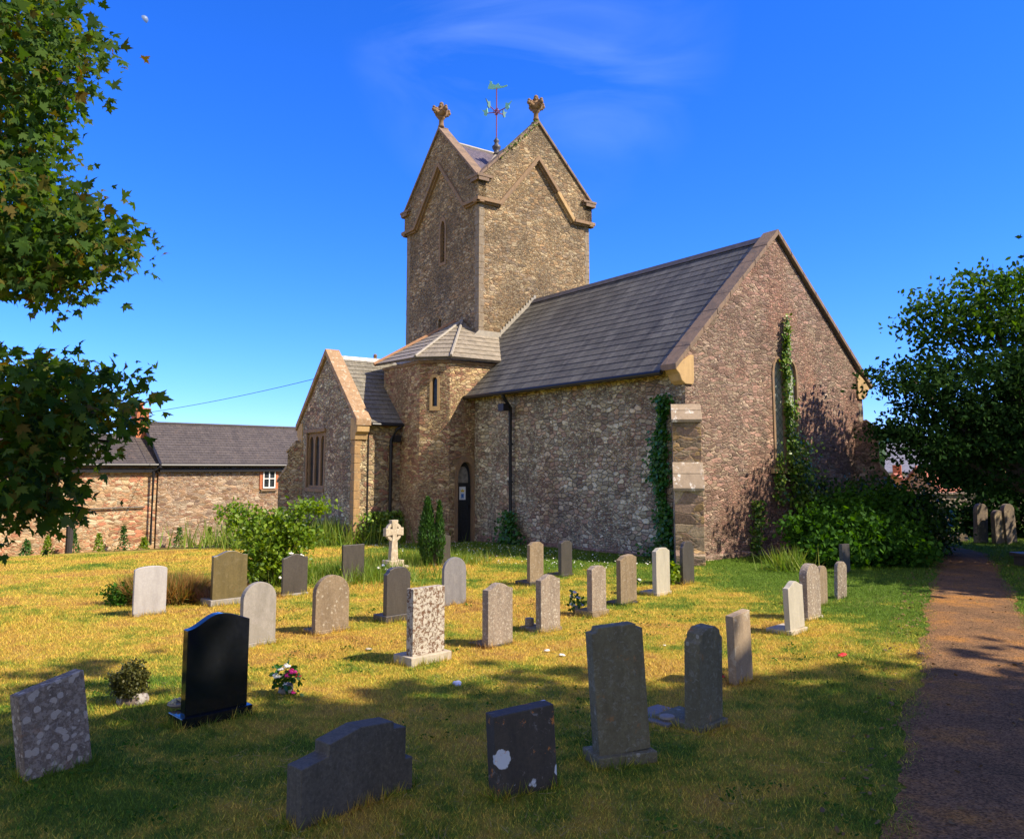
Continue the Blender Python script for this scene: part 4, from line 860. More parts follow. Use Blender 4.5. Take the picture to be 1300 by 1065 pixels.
LM['ivy'] = leafmat('ivy_leaf', [(.03, .09, .010), (.07, .15, .012), (.13, .22, .02), (.22, .28, .04)], .2, .35)
LM['ivyd'] = leafmat('dark_ivy_leaf', [(.02, .07, .008), (.03, .11, .01), (.04, .14, .012)], .15, .35)
LM['cyp'] = leafmat('cypress_spray', [(.02, .06, .012), (.035, .10, .015), (.06, .15, .02)], .2, .6)
LM['box'] = leafmat('box_leaf', [(.04, .045, .012), (.07, .075, .015), (.12, .11, .02)], .2, .5)
LM['heath'] = leafmat('heather_spray', [(.30, .15, .05), (.38, .2, .06), (.2, .17, .04), (.12, .16, .03)], .3, .7)
LM['tall'] = leafmat('tall_grass_blade', [(.10, .19, .02), (.16, .25, .03), (.26, .28, .06)], .35, .6)

# ------------------------------------------------------------------ sycamore overhanging from the left, close to the camera
def px(x, y, d):     # direction from the camera scaled to depth d (only used to size the boughs of this tree)
    c, s = math.cos(rad(5.892)), math.sin(rad(5.892)); a = (x - 650) / 1032.5; b = -(y - 487.5) / 1032.5
    v = np.array([a, c - s * b, s + c * b]); return np.array([0, 0, 2.2]) + v * (d / v[1])
def inpoly(x, y, poly):
    c = np.zeros(len(x), bool); n = len(poly)
    for i in range(n):
        x1, y1 = poly[i]; x2, y2 = poly[(i + 1) % n]
        c ^= ((y1 > y) != (y2 > y)) & (x < (x2 - x1) * (y - y1) / (y2 - y1 + 1e-9) + x1)
    return c
def sycamore():
    o = empty('sycamore_tree', (-8.6, 7.4, 0)); tag(o, 'large sycamore reaching in from the left with lobed green and russet leaves', 'tree')
    off = np.array([8.6, -7.4, 0])
    mb = MB(); mb.tube([(0, 0, -.3), (.1, 0, 1.5), (.05, .1, 3.2), (.3, .1, 6), (.4, 0, 9)], [.48, .38, .33, .24, .12], 12); mb.build('trunk', M['bark'], o, smooth=True)
    boughs = [([(-60, -40), (98, -40), (120, 15), (150, 25), (175, 45), (168, 62), (150, 80), (148, 128), (122, 100), (112, 150), (122, 205), (95, 188), (80, 225), (40, 235), (-60, 240)], 6.9, 9.2, 800),
              ([(-60, 232), (60, 228), (110, 240), (165, 268), (200, 300), (206, 335), (180, 330), (150, 345), (128, 362), (108, 355), (106, 396), (78, 385), (40, 366), (0, 360), (-60, 362)], 6.2, 7.9, 540),
              ([(-60, 462), (0, 455), (40, 462), (105, 464), (150, 474), (198, 478), (196, 505), (192, 545), (180, 570), (148, 545), (142, 585), (110, 560), (80, 600), (118, 640), (108, 668), (70, 655), (40, 640), (20, 660), (-60, 655)], 5.6, 7.0, 500)]
    P = []; D = []
    for poly, d0, d1, n in boughs:
        X = []; Y = []
        while len(X) < n:
            x = R.random(4000) * 270 - 60; y = R.random(4000) * 720 - 40; k = inpoly(x, y, poly); g = np.sin(x * .09 + np.sin(y * .07) * 2) + np.sin(y * .11 + 1 + d0) ; k &= (g > -1.1)
            X += list(x[k]); Y += list(y[k])
        X = [q - 30 * min(1, max(0, (q - 30) / 60)) for q in X]
        root = px(-120, (poly[0][1] + poly[-1][1]) / 2, (d0 + d1) / 2)
        for i in range(n):
            d = d0 + (d1 - d0) * R.random(); c = px(X[i], Y[i], d); m = int(3 + R.random() * 6)
            q = c + R.normal(size=(m, 3)) * np.array([.10, .22, .085]); P.append(q)
            v = (c - root); v /= np.linalg.norm(v); D.append(np.repeat(v[None] * .7, m, 0))
        # limb for the bough with side twigs
        tip = px(min(140, max(p[0] for p in poly) - 60), np.mean([p[1] for p in poly if p[0] > 60]), (d0 + d1) / 2 + .2); start = Vector((.2, 0, max(2.4, root[2] - .2)))
        a = Vector(tip + off); mb = MB(); mid = (start + a) / 2 + Vector((0, 0, .25))
        mb.tube([start, mid, a], [.11, .055, .012], 8)
        for k in range(26):
            t = .35 + .6 * R.random(); base = start.lerp(mid, t * 2) if t < .5 else mid.lerp(a, t * 2 - 1); j = int(R.random() * n)
            e = Vector(px(X[j], Y[j], (d0 + d1) / 2) + off); mb.tube([base, (base + e) / 2 + Vector((0, 0, .08)), e], [.022, .013, .004], 5)
        mb.build('limb', M['bark'], o, smooth=True)
    # the rest of the crown outside the frame on the left
    bl = [((-11.5, 7.5, 6), (2.6, 3, 3.5)), ((-10.5, 9.8, 5), (1.8, 2.2, 2)), ((-9.8, 5.6, 9.5), (2.2, 2.2, 2.0)), ((-10.5, 4.0, 5.5), (2.5, 2, 3))]
    Q = spread(in_blobs(bl, 600), 8, .2); Q = Q[(Q[:, 0] < -.66 * Q[:, 1] - .5)]
    P.append(Q); D.append(R.normal(size=Q.shape) * .5)
    P = np.concatenate(P) + off; D = np.concatenate(D)
    leaves('crown', P, .094, SYC, LM['syc'], o, up=.6, dirs=D, droop=.35, fold=.3, jit=.5)
sycamore()

# ------------------------------------------------------------------ trees to the right: in view and the row that shades the foreground
def rb(cx, cy, cz, n, ext, r0, r1, seed):
    g = random.Random(seed); return [((cx + g.uniform(-1, 1) * ext[0], cy + g.uniform(-1, 1) * ext[1], cz + g.uniform(-1, 1) * ext[2]), (g.uniform(r0, r1), g.uniform(r0, r1), g.uniform(r0, r1) * .7)) for _ in range(n)]
# bright deciduous tree
HEDGE = [((0, 0, .9), (1.6, .9, 1.1)), ((2.2, .2, 1.0), (1.7, .9, 1.2)), ((4.4, .2, 1.1), (1.7, 1, 1.3)), ((6.8, .3, 1.2), (1.8, 1, 1.4)), ((-1.3, .1, .45), (.9, .6, .55))]
bl = [((-2.6, 0, 6.0), (1.1, 1.3, .8)), ((-1.6, -.3, 6.5), (1.1, 1.3, .9)), ((-.4, 0, 6.6), (1.2, 1.4, .9)), ((.9, .2, 6.6), (1.2, 1.4, 1.0)), ((2.2, .2, 6.9), (1.3, 1.4, 1.0)), ((-1.2, -.4, 5.3), (1.5, 1.5, .9)), ((.8, -.4, 5.2), (1.6, 1.5, 1.1)), ((2.6, 0, 5.4), (1.4, 1.5, 1.1)), ((-2.9, -.1, 4.7), (.7, .9, .4)), ((1.5, .5, 4.0), (2, 1.6, 1)), ((3.6, .2, 7.2), (1.2, 1.3, .8)), ((4.6, 0, 6.4), (1.3, 1.3, 1.0)), ((-.9, .2, 7.0), (.5, .6, .4)), ((.5, .1, 7.2), (.45, .6, .5))]
tree('broadleaf_tree', 'bright green broadleaf tree rising above the dark yew right of the church', 'tree', (13.9, 21.2, 0), 3.4, bl, 1150, 18, .135, LM['decid'], OVAL, (.22, .22, .13), .24)
# spreading yew in front of it
bl = [((-3.2, 0, 4.3), (1.1, 1.2, .45)), ((-2.2, 0, 3.6), (1.5, 1.4, .6)), ((-3.3, .1, 3.1), (1.1, 1.1, .4)), ((-2.5, 0, 2.6), (1.4, 1.4, .5)), ((-.8, -.2, 4.4), (1.6, 1.5, .8)), ((-.6, -.2, 3.0), (2, 1.7, .8)), ((1.2, 0, 4.0), (1.9, 1.7, 1.1)), ((1.3, -.2, 2.5), (2.2, 1.8, .9)), ((3.0, 0, 3.4), (2, 1.8, 1.6)), ((-1.8, .1, 1.95), (1.2, 1.3, .3)), ((.6, 0, 1.7), (1.6, 1.3, .35)), ((1.8, .3, 1.35), (1.5, 1.2, .35)), ((3.2, .2, 1.5), (1.5, 1.4, .7)), ((3.4, .2, 5.0), (1.6, 1.5, 1.3))]
tree('yew_tree', 'dark spreading yew tree beside the path at the right', 'tree', (12.9, 19.6, 0), 1.7, bl, 3200, 17, .12, LM['yew'], DIAM, (.26, .22, .08), .35, up=.3, nl=8, shell=.2)
bl = rb(0, 0, 5.5, 12, (1.6, 1.6, 3.2), 1.0, 1.7, 5)
tree('conifer_tree', 'dark conifer whose fronds edge into view at far right above the yew', 'tree', (17.6, 21.5, 0), 3, bl, 900, 14, .17, LM['yew'], DIAM, .25, .3)
SH = leafmat('shade_tree_leaf', [(.02, .05, .01), (.04, .09, .012)], .12)
GR = 'row of tall trees shading the foreground'
for i, (x, y, zc, r, rz) in enumerate([(8.6, .75, 11.9, 3.3, 4.4), (12.4, 1.1, 12.0, 3.2, 4.6), (16.2, 1.6, 11.2, 3.4, 4.6), (14.9, 2.9, 6.6, 3.2, 3.6), (18.4, 3.0, 8.6, 3.2, 4.4), (9.2, -4.6, 12.8, 3.8, 4.8), (14.2, -4.4, 12.6, 3.8, 4.8), (18.5, -4.2, 10.5, 3.8, 4.8), (15.8, 14.6, 5.0, 2.7, 2.9)]):
    bl = rb(0, 0, zc, 15, (r * .62, r * .62, rz * .62), r * .38, r * .6, i + 20)
    tree('shade_tree', 'tall leafy tree standing right of the path outside the view', 'tree', (x, y, 0), zc - rz * .8, bl, 760, 8, .40, SH, OVAL, .30, .3, group=GR)

# ------------------------------------------------------------------ shrubs
def shrub(name, label, cat, base, blobs, n, per, size, mat, shape=OVAL, sd=.08, up=.5, stems=6, shell=.3, group=None):
    o = empty(name, base); tag(o, label, cat, group)
    mb = MB(); g = random.Random(int(abs(base[0]) * 100))
    for k in range(stems):
        c, r = blobs[k % len(blobs)]; t = Vector(c) + Vector((g.uniform(-.3, .3) * r[0], g.uniform(-.3, .3) * r[1], g.uniform(-.2, .3) * r[2])); mb.tube([(g.uniform(-.06, .06), g.uniform(-.06, .06), -.1), t * .5 + Vector((0, 0, .05)), t], [.03, .018, .006], 5)
    mb.build('stem', M['bark'], o)
    leaves('foliage', spread(in_blobs(blobs, n, shell), per, sd), size, shape, mat, o, up=up)
    return o
bl = [((0, 0, .55), (.5, .5, .45)), ((-.5, .1, 1.25), (.42, .4, .22)), ((.35, 0, 1.15), (.5, .45, .35)), ((-.05, 0, 1.0), (.55, .5, .4)), ((.75, 0, 1.45), (.4, .35, .14)), ((-.75, .1, 1.4), (.3, .3, .1)), ((.25, 0, .35), (.6, .5, .35)), ((-.25, 0, .3), (.45, .45, .3)), ((1.0, .1, 1.5), (.25, .2, .08)), ((.6, 0, .85), (.35, .35, .25))]
rs = shrub('rose_bush', 'loose bright green rose bush with a few white blooms before the transept', 'bush', (-4.7, 15.9, terr(-4.7, 15.9)), bl, 620, 9, .085, LM['rose'], OVAL, (.09, .09, .06), stems=12)
def blooms(parent, pts, r, mat, name='bloom'):
    mb = MB()
    for p in pts:
        for k in range(9):
            a = k * 2.4; q = (p[0] + r * .55 * math.cos(a) * (k % 3) / 2, p[1] + r * .55 * math.sin(a) * (k % 3) / 2, p[2] + r * .2 * (2 - k % 3)); mb.ball(q, r * .42, 6, (1, 1, .6))
    return mb.build(name, mat, parent)
PW = plain('white_petal', (.78, .76, .68), .7, 0, 0, 5, .05); PP = plain('pink_petal', (.75, .03, .22), .6, 0, 0, 9, .3); PRr = plain('red_petal', (.7, .02, .02), .6, 0, 0, 9, .3)
PY = plain('yellow_petal', (.85, .5, .03), .6, 0, 0, 9, .2); PB = plain('pale_blue_petal', (.42, .47, .66), .6, 0, 0, 9, .15)
blooms(rs, [(.55, -.42, .62), (.7, -.4, .45), (.62, -.45, .25), (.4, -.5, .18), (.75, -.42, .58)], .06, PW)
bl = [((0.25, 0, .35), (.8, .8, .5)), ((-.25, .5, .4), (.5, .5, .4)), ((1.2, .6, .6), (1.1, .9, .7)), ((.2, .9, .9), (1.0, .8, .6)), ((2.3, 1.6, .8), (1.1, 1, .8)), ((1.3, 1.8, 1.3), (1.0, .9, .6)), ((-.1, 1.2, .8), (.7, .7, .5)), ((2.9, 2.6, 1.3), (.9, .9, .7)), ((1.9, -.1, .4), (.9, .7, .5)), ((.9, .2, 1.0), (.5, .4, .3))]
bl = [((c[0] * .82, c[1] * .82, c[2] * .85), (r[0] * .85, r[1] * .8, r[2] * .85)) for c, r in bl]
shrub('elder_bush', 'sprawling green elder bush against the right half of the chancel gable', 'bush', (7.2, 18.6, 0), bl, 1500, 12, .12, LM['bush'], OVAL, (.13, .13, .1), stems=14)
shrub('laurel_bush', 'dark rounded bush between the elder and the path', 'bush', (9.9, 20.9, 0), [((0, 0, .8), (1.0, 1.0, .9)), ((.5, .3, 1.2), (.9, .9, .7)), ((-.6, .6, 1.3), (.9, .9, .6)), ((-1.3, 1.2, 1.2), (.8, .8, .7)), ((.9, .6, .5), (.9, .9, .5))], 700, 12, .11, leafmat('laurel_leaf', [(.015, .045, .008), (.025, .07, .01), (.05, .10, .015)], .2), OVAL, (.13, .13, .1))
shrub('dark_shrub', 'dark overgrown shrubs behind the three old headstones at far right', 'bush', (16.2, 26.6, 0), HEDGE, 1500, 12, .16, LM['yew'], OVAL, (.16, .16, .12))
# twin-topped cypress
cy = empty('cypress', (-1.86, 18.75, terr(-1.86, 18.75))); tag(cy, 'small twin-topped green cypress beside the dark headstone near the turret', 'tree')
mb = MB(); mb.tube([(0, 0, -.1), (0, 0, .7)], [.05, .03], 6); mb.build('trunk', M['bark'], cy)
Pc = []; 
for (cx_, h_, r_, n_) in ((-.06, 1.5, .23, 4200), (.20, 1.42, .14, 1700)):
    z = R.random(n_) ** .8; a = R.random(n_) * 2 * PI; rr = r_ * np.minimum(1, np.sin(np.minimum(1, z * 1.7 + .22) * PI / 2)) * np.clip((1 - z) * 1.7, 0, 1) ** .75 * (.55 + .45 * R.random(n_)); Pc.append(np.stack([cx_ + rr * np.cos(a), rr * np.sin(a), z * h_], 1))
Pc = np.concatenate(Pc); Dd = np.zeros_like(Pc); Dd[:, 2] = 1.4; Dd[:, :2] = Pc[:, :2] * 1.2
nl_ = leaves('foliage', Pc, .085, DIAM * np.array([.5, 1]), LM['cyp'], cy, up=0, dirs=Dd)
# box ball on a little stump
bb = shrub('box_shrub', 'small clipped round shrub in the shade behind the leaning stone', 'bush', (-3.62, 7.95, 0), [((0, 0, .21), (.155, .155, .14)), ((.02, 0, .12), (.13, .13, .08))], 620, 8, .026, LM['box'], OVAL, .014, shell=.7)
mb = MB(); mb.lathe([(.13, -.05), (.15, .02), (.13, .06), (.10, .09)], (.04, 0, 0), 9); mb.build('planter', gravestone('rough_stump', (.14, .1, .07), (.07, .05, .04)), bb, bevel=.01)
# heather clump
hb = empty('heather_shrub', (-5.75, 13.75, 0)); tag(hb, 'russet heather clump behind the pale shallow-topped headstone', 'bush')
n_ = 6500; a = R.random(n_) * 2 * PI; q = R.random(n_) ** .5; Ph = np.stack([q * np.cos(a) * .62, q * np.sin(a) * .45, .02 + .12 * R.random(n_)], 1); Dd = np.stack([Ph[:, 0] * 1.3, Ph[:, 1] * 1.3, np.full(n_, 1.3)], 1)
leaves('foliage', Ph, .34, LONG * np.array([.35, 1]), LM['heath'], hb, up=0, dirs=Dd)
hb2 = empty('heather_shrub', (-4.95, 13.85, 0)); tag(hb2, 'low pinkish dry heather clump left of the olive headstone', 'bush')
Ph2 = Ph.copy()[:2600]; Ph2[:, :2] *= .8; leaves('foliage', Ph2, .22, LONG * np.array([.35, 1]), leafmat('dry_heather', [(.34, .2, .12), (.3, .14, .08), (.28, .22, .1)], .3), hb2, up=0, dirs=Dd[:2600])
gb = shrub('small_shrub', 'low green shrub at the left foot of the heather', 'bush', (-6.35, 13.5, 0), [((0, 0, .16), (.26, .22, .17)), ((.25, .1, .2), (.2, .2, .16))], 200, 8, .05, LM['bush'], OVAL, .04)
# unmown tall grass by the transept
def tallgrass(name, label, x, y, rx, ry, n, h, mat=None):
    o = empty(name, (x, y, terr(x, y))); tag(o, label, 'grass clump')
    P = np.stack([R.normal(size=n) * rx, R.normal(size=n) * ry, np.zeros(n)], 1); D_ = R.normal(size=(n, 3)) * .25; D_[:, 2] = 1.3
    leaves('blades', P, h, LONG * np.array([.45, 1]), mat or LM['tall'], o, up=0, dirs=D_, jit=.5)
tallgrass('tall_grass', 'unmown green grass between the rose bush and the dark headstones', -3.6, 16.6, .8, .5, 5200, .30)
tallgrass('tall_grass', 'long seeding grass along the foot of the transept window wall', -6.6, 27.2, 1.5, .6, 4200, .75)
tallgrass('tall_grass', 'grass tuft with tall stalks below the chancel window', 6.0, 17.9, .22, .2, 420, .42)
tallgrass('tall_grass', 'unmown grass behind the celtic cross', -2.2, 19.6, .8, .4, 3600, .26)
# climbing plants
def ivy(name, label, cat, fn, n, size, mat, nb=(1.1, 0, .3)):
    """fn(k) -> (m,3) points in church coordinates"""
    o = empty(name, C0, math.atan2(EX.y, EX.x)); tag(o, label, cat)
    P = fn(n)
    m = len(P); return o, leaves('foliage', P, size, OVAL * np.array([1.5, .8]), mat, o, up=.25, nb=nb, dirs=np.tile([.3, 0, -.6], (m, 1)), fold=.1)
def iv1(n):
    out = []
    for zc, vc, wv, hz, th, k in ((5.85, 3.95, .09, .35, .06, .05), (5.35, 3.90, .09, .35, .07, .05), (4.95, 3.82, .10, .22, .07, .04), (4.2, 3.84, .09, .6, .10, .08), (3.4, 3.90, .13, .5, .14, .10), (2.5, 4.08, .34, .45, .24, .16), (1.7, 4.3, .36, .5, .26, .2), (.8, 4.4, .48, .7, .26, .2), (1.7, 3.35, .10, .45, .12, .03), (2.2, 3.45, .08, .4, .1, .02)):
        m = int(n * k); out.append(np.stack([.06 + np.abs(R.normal(size=m)) * th, vc + R.normal(size=m) * wv * .7, zc + (R.random(m) * 2 - 1) * hz + R.normal(size=m) * .1], 1))
    return np.concatenate(out)
o1, _ = ivy('ivy', 'bright ivy climbing the middle of the chancel gable over the window', 'ivy', iv1, 4600, .085, LM['ivy'])
mb = MB(); mb.tube([(.05, 4.2, -.1), (.06, 4.1, 1.5), (.05, 3.95, 3.2), (.05, 3.96, 5.0), (.04, 3.98, 6.0)], [.05, .04, .03, .02, .006], 6); mb.build('stem', M['bark'], o1)
def iv2(n):
    z = 4.1 * R.random(n) ** 1.1 - .1; wv = .20 + .10 * np.sin(z * 2.9 + 1) + .08 * np.sin(z * 7) + .22 * np.exp(-z * 2); k = (np.sin(z * 13) + np.sin(z * 5.3 + 2) + R.normal(size=n)) > -1.6
    q = np.stack([-.74 + .10 * np.sin(z * 2.1) + R.normal(size=n) * wv * .6, -.05 - np.abs(R.normal(size=n)) * .10, z], 1); return q[k]
ivy('ivy', 'dark green ivy column on the south wall beside the corner buttress', 'ivy', iv2, 3400, .09, LM['ivyd'], (0, -1.1, .3))
def iv3(n):
    z = R.random(n) ** 1.6 * 1.1 - .2; return np.stack([-7.0 + R.normal(size=n) * (.34 - .2 * z), -.15 - np.abs(R.normal(size=n)) * .14, z], 1)
ivy('ivy', 'dark ivy bunched round the foot of the chancel downpipe', 'ivy', iv3, 900, .10, LM['ivyd'], (0, -1.1, .3))
def iv4(n):
    z = R.random(n) * 1.5 - .1; return np.stack([.05 + np.abs(R.normal(size=n)) * .04, 2.35 + .35 * np.sin(z * 1.4) * .5 + R.normal(size=n) * .13, z], 1)
ivy('ivy', 'thin ivy patch low on the chancel gable left of the main ivy', 'ivy', iv4, 420, .08, LM['ivy'])
def iv5(n):
    z = R.random(n) * 1.2 - .4; return np.stack([TX1 + .12 + np.abs(R.normal(size=n)) * .2, -2.35 + R.normal(size=n) * .42, z - .0], 1)
ivy('climbing_shrub', 'leafy shrub at the foot of the sunlit transept wall', 'bush', iv5, 1500, .10, LM['ivy'])
def iv6(n):
    t = R.random(n); v = VT0 + .9 + t * 1.7; return np.stack([UT1 + .12 + R.normal(size=n) * .04, v, 12.98 + (v - VT0) * 1.0 + R.normal(size=n) * .06], 1)
ivy('ivy', 'small creeper growing along the tower gable coping', 'ivy', iv6, 260, .07, LM['ivy'])
# far left hedge and the row of plants under the house wall
shrub('hedge_bush', 'rounded green hedge at the far left edge of the lawn', 'bush', (-25.0, 41.5, terr(-25.0, 41.5)), [((0, 0, .6), (1.1, .9, .7)), ((-.9, 0, .9), (1.1, .9, .7)), ((-2, 0, .7), (1.2, 1, .8)), ((-3.3, 0, .9), (1.3, 1, .9))], 700, 10, .14, LM['bush'], OVAL, .15)
gsh = 'small plants along the foot of the house wall'
PLB = ['dark feathery plant farthest left under the house wall', 'yellow-green plant second from the left under the house wall', 'dark feathery plant third from the left under the house wall', 'yellow-green plant right of the timber post under the wall', 'tall dark feathery plant two left of the house downpipe', 'low yellow-green plant at the foot of the house downpipe', 'dark feathery plant just right of the house downpipe', 'yellow-green plant second right of the house downpipe', 'dark feathery plant third right of the house downpipe', 'low yellow-green plant left of the rose bush under the wall', 'small dark feathery plant farthest right under the house wall']
for i, (t, h_, ml) in enumerate([(-4.9, .55, 'cyp'), (-4.2, .7, 'rose'), (-3.3, .85, 'cyp'), (-2.4, .7, 'rose'), (-1.5, .95, 'cyp'), (-.7, .45, 'rose'), (.7, .8, 'cyp'), (2.0, .75, 'rose'), (2.8, .85, 'cyp'), (3.7, .6, 'rose'), (5.2, .6, 'cyp')]):
    t *= 1.27; h_ *= 1.3; p = hp + hd * t + Vector((hd.y, -hd.x, 0)) * .9; n_ = 300
    o = empty('small_plant', (p.x, p.y, terr(p.x, p.y))); tag(o, PLB[i], 'plant', gsh)
    mb = MB(); mb.tube([(0, 0, -.1), (0, 0, h_ * .8)], [.025, .008], 5); mb.build('stem', M['bark'], o)
    z = R.random(n_); a = R.random(n_) * 6.28; r_ = .32 * (1 - z) * R.random(n_) ** .5 + .03; leaves('foliage', np.stack([r_ * np.cos(a), r_ * np.sin(a), z * h_], 1), .12, DIAM, LM[ml], o, up=.4)
# post and overhead cable
mb = MB(); mb.tube([(0, 0, -.2), (0, 0, 1.25)], .16, 10); mb.tube([(0, 0, 1.25), (0, 0, 1.3)], [.16, .08], 10); po = mb.build('post', plain('dark_timber_post', (.035, .03, .03), .9, 0, .5, 12), None, loc=(-21.2, 39.5, terr(-21.2, 39.5))); tag(po, 'short dark timber post on the lawn before the house', 'post')
mb = MB(); A = hp + hd * -.25 + Vector((-hd.y, hd.x, 0)) * 2.9 + Vector((0, 0, 7.1)); Bp = Vector((-9.6, 38.5, 6.05)); pts = []
Bp = C0 + EX * -20 + NX * 2.5 + Vector((0, 0, 7.3))
Bp = C0 + EX * -19.5 + NX * .6 + Vector((0, 0, 6.6))
for i in range(15):
    t = i / 14; q = A.lerp(Bp, t); q.z -= .35 * 4 * t * (1 - t) * .5; pts.append(q)
mb.tube(pts, .014, 5); o = mb.build('overhead_cable', M['iron']); tag(o, 'thin dark cable strung from the brick chimney to behind the transept', 'cable')

# ------------------------------------------------------------------ headstones
GM = {}
GM['lichen'] = gravestone('gs_lichened', (.30, .22, .15), (.13, .095, .065), (.42, .34, .25), .6, .48, .9, 30, .6, .15, (22, .85, .8, (.56, .47, .36)))
GM['black'] = plain('gs_polished_black', (.008, .009, .011), .08, 0, 0, 30, .2, .6)
GM['lightgrey'] = gravestone('gs_light_grey', (.44, .42, .40), (.34, .32, .31), (.30, .29, .28), .3, .55, .5, 9, .12)
GM['olive'] = gravestone('gs_olive_polished', (.17, .13, .055), (.10, .08, .035), (.2, .17, .1), .4, .55, .3, 12, .08)
GM['grey'] = gravestone('gs_grey', (.33, .30, .26), (.24, .215, .18), (.20, .18, .14), .4, .5, .75, 6, .2)
GM['dark'] = gravestone('gs_dark_granite', (.085, .074, .062), (.045, .038, .033), (.12, .1, .08), .3, .6, .4, 15, .08)
GM['granite'] = gravestone('gs_rough_granite', (.14, .12, .085), (.05, .044, .03), (.20, .17, .14), .4, .56, .75, 40, .35)
GM['brown'] = gravestone('gs_brown', (.30, .225, .14), (.15, .105, .06), (.36, .31, .24), .5, .55, .9, 22, .4, 0, (16, .4, .6, (.45, .40, .30)))
GM['cream'] = gravestone('gs_cream_cross', (.50, .42, .31), (.36, .29, .20), (.62, .55, .44), .6, .5, .85, 10, .3)
GM['patchy'] = gravestone('gs_patchy_lichen', (.20, .11, .06), (.12, .06, .03), (.50, .45, .36), .9, .455, .9, 23, .5)
GM['plinthl'] = gravestone('gs_pale_plinth', (.50, .44, .33), (.36, .3, .22), (.25, .2, .14), .4, .56, .85, 8, .3)
GM['midgrey'] = gravestone('gs_mid_grey', (.22, .21, .21), (.15, .145, .15), (.27, .25, .24), .4, .56, .6, 9, .2)
GM['speck'] = gravestone('gs_speckled', (.34, .27, .20), (.17, .13, .095), (.50, .45, .37), .6, .53, .9, 30, .45, 0, (20, .45, .6, (.55, .5, .4)))
GM['white'] = gravestone('gs_white_marble', (.47, .43, .34), (.36, .33, .26), (.45, .42, .33), .3, .58, .6, 7, .15)
GM['wgreen'] = gravestone('gs_weathered_green', (.22, .20, .12), (.095, .085, .045), (.30, .29, .23), .5, .54, .9, 22, .6, .25, (14, .42, .6, (.38, .37, .31)))
GM['navy'] = gravestone('gs_navy_slate', (.08, .066, .048), (.038, .032, .026), (.30, .29, .28), .5, .60, .7, 14, .35, .85, (6.5, .56, .95, (.62, .66, .70)))
GM['slab'] = gravestone('gs_tan_slab', (.40, .30, .19), (.26, .19, .12), (.5, .44, .34), .5, .56, .9, 9, .35)
def outline(kind, w, h):
    a = w / 2
    if kind == 'flat': return [(-a, 0), (a, 0), (a, h), (-a, h)]
    if kind == 'slant': return [(-a, 0), (a, 0), (a, h), (-a, h * .94)]
    if kind == 'round': s = h - a * .92; return [(-a, 0), (a, 0)] + [(a * math.cos(t), s + a * .92 * math.sin(t)) for t in np.linspace(0, PI, 17)]
    if kind == 'shallow': s = h - a * .22; return [(-a, 0), (a, 0)] + [(a * math.cos(t), s + a * .22 * math.sin(t)) for t in np.linspace(.0, PI, 13)]
    if kind == 'peak': s = h - a * .26; return [(-a, 0), (a, 0), (a, s), (a * .75, s + .01), (a * .25, h - .006), (0, h), (-a * .25, h - .006), (-a * .75, s + .01), (-a, s)]
    if kind == 'ogee':
        s = h - a * .34; p = [(-a, 0), (a, 0)]
        for t in np.linspace(0, 1, 9): p.append((a * (1 - t), s + a * .34 * (.5 - .5 * math.cos(PI * t))))
        for t in np.linspace(1, 0, 9)[1:]: p.append((-a * (1 - t), s + a * .34 * (.5 - .5 * math.cos(PI * t))))
        return p
    if kind == 'half_ogee':
        p = [(-a, 0), (a, 0), (a, h - .075)]
        for t in np.linspace(0, 1, 9): p.append((a - (a * 1.0) * t, h - .075 + .075 * math.sin(t * PI / 2)))
        for t in np.linspace(0, 1, 9)[1:]: p.append((-a * t, h - .11 * (.5 - .5 * math.cos(PI * t))))
        return p
    if kind == 'stepped': return [(-a, 0), (a, 0), (a, h * .96), (a * .78, h * .965), (a * .72, h), (-a * .72, h), (-a * .78, h * .965), (-a, h * .96)]
    if kind == 'stepped2': return [(-a, 0), (a, 0), (a, h * .42), (a * .86, h * .42), (a * .86, h * .84), (a * .62, h * .86), (a * .62, h * .95), (0, h), (-a * .55, h * .90), (-a * .55, h * .76), (-a, h * .70)]
    if kind == 'shoulder': return [(-a, 0), (a, 0), (a, h * .86), (a * .8, h * .9), (a * .76, h * .95), (a * .4, h), (-a * .4, h), (-a * .76, h * .95), (-a * .8, h * .9), (-a, h * .86)]
    if kind == 'curved': return [(-a, 0), (a, 0), (a, h * .93), (a * .8, h * .95), (a * .5, h), (-a * .5, h), (-a * .8, h * .95), (-a, h * .93)]
RZS = -rad(46)         # headstone rows: local x faces the light, local y runs along the stone
STN = []
def headstone(kind, w, h, x, y, mat, label, t=.09, plinth=None, pm=None, lean=(0, 0), rz=0, taper=0, group='headstones in the churchyard', cat='headstone'):
    z = terr(x, y); o = empty('headstone', (x, y, z), RZS + rad(rz)); tag(o, label, cat, group); STN.append((x, y, w, t, RZS + rad(rz), plinth))
    ph = plinth[0] if plinth else 0
    mb = MB(); mb.prism([(a, b - (.12 if b == 0 and not plinth else 0)) for a, b in outline(kind, w, h - ph)], -t / 2, t / 2, 'x')
    s = mb.build('slab', GM[mat], o, bevel=.006); s.location = (0, 0, ph - .002); s.rotation_euler = (rad(lean[0]), rad(lean[1]), 0)
    if plinth:
        ph, ex, back, fr = plinth; mb = MB(); mb.box(-t / 2 - back, t / 2 + fr, -w / 2 - ex, w / 2 + ex, -.12, ph); mb.build('base', GM[pm or mat], o, bevel=.008)
    return o
H = headstone
W_ = 1.09    # widths were measured along a slightly more foreshortened direction
H('slant', .47, .66, -3.35, 6.23, 'lichen', 'lichen-covered grey headstone leaning left in the bottom left corner', .13, None, None, (7, -3), rz=10)
H('half_ogee', .56, .92, -2.62, 7.41, 'black', 'polished black granite headstone with curved top in the left foreground', .10, (.09, .04, .16, .04), 'black')
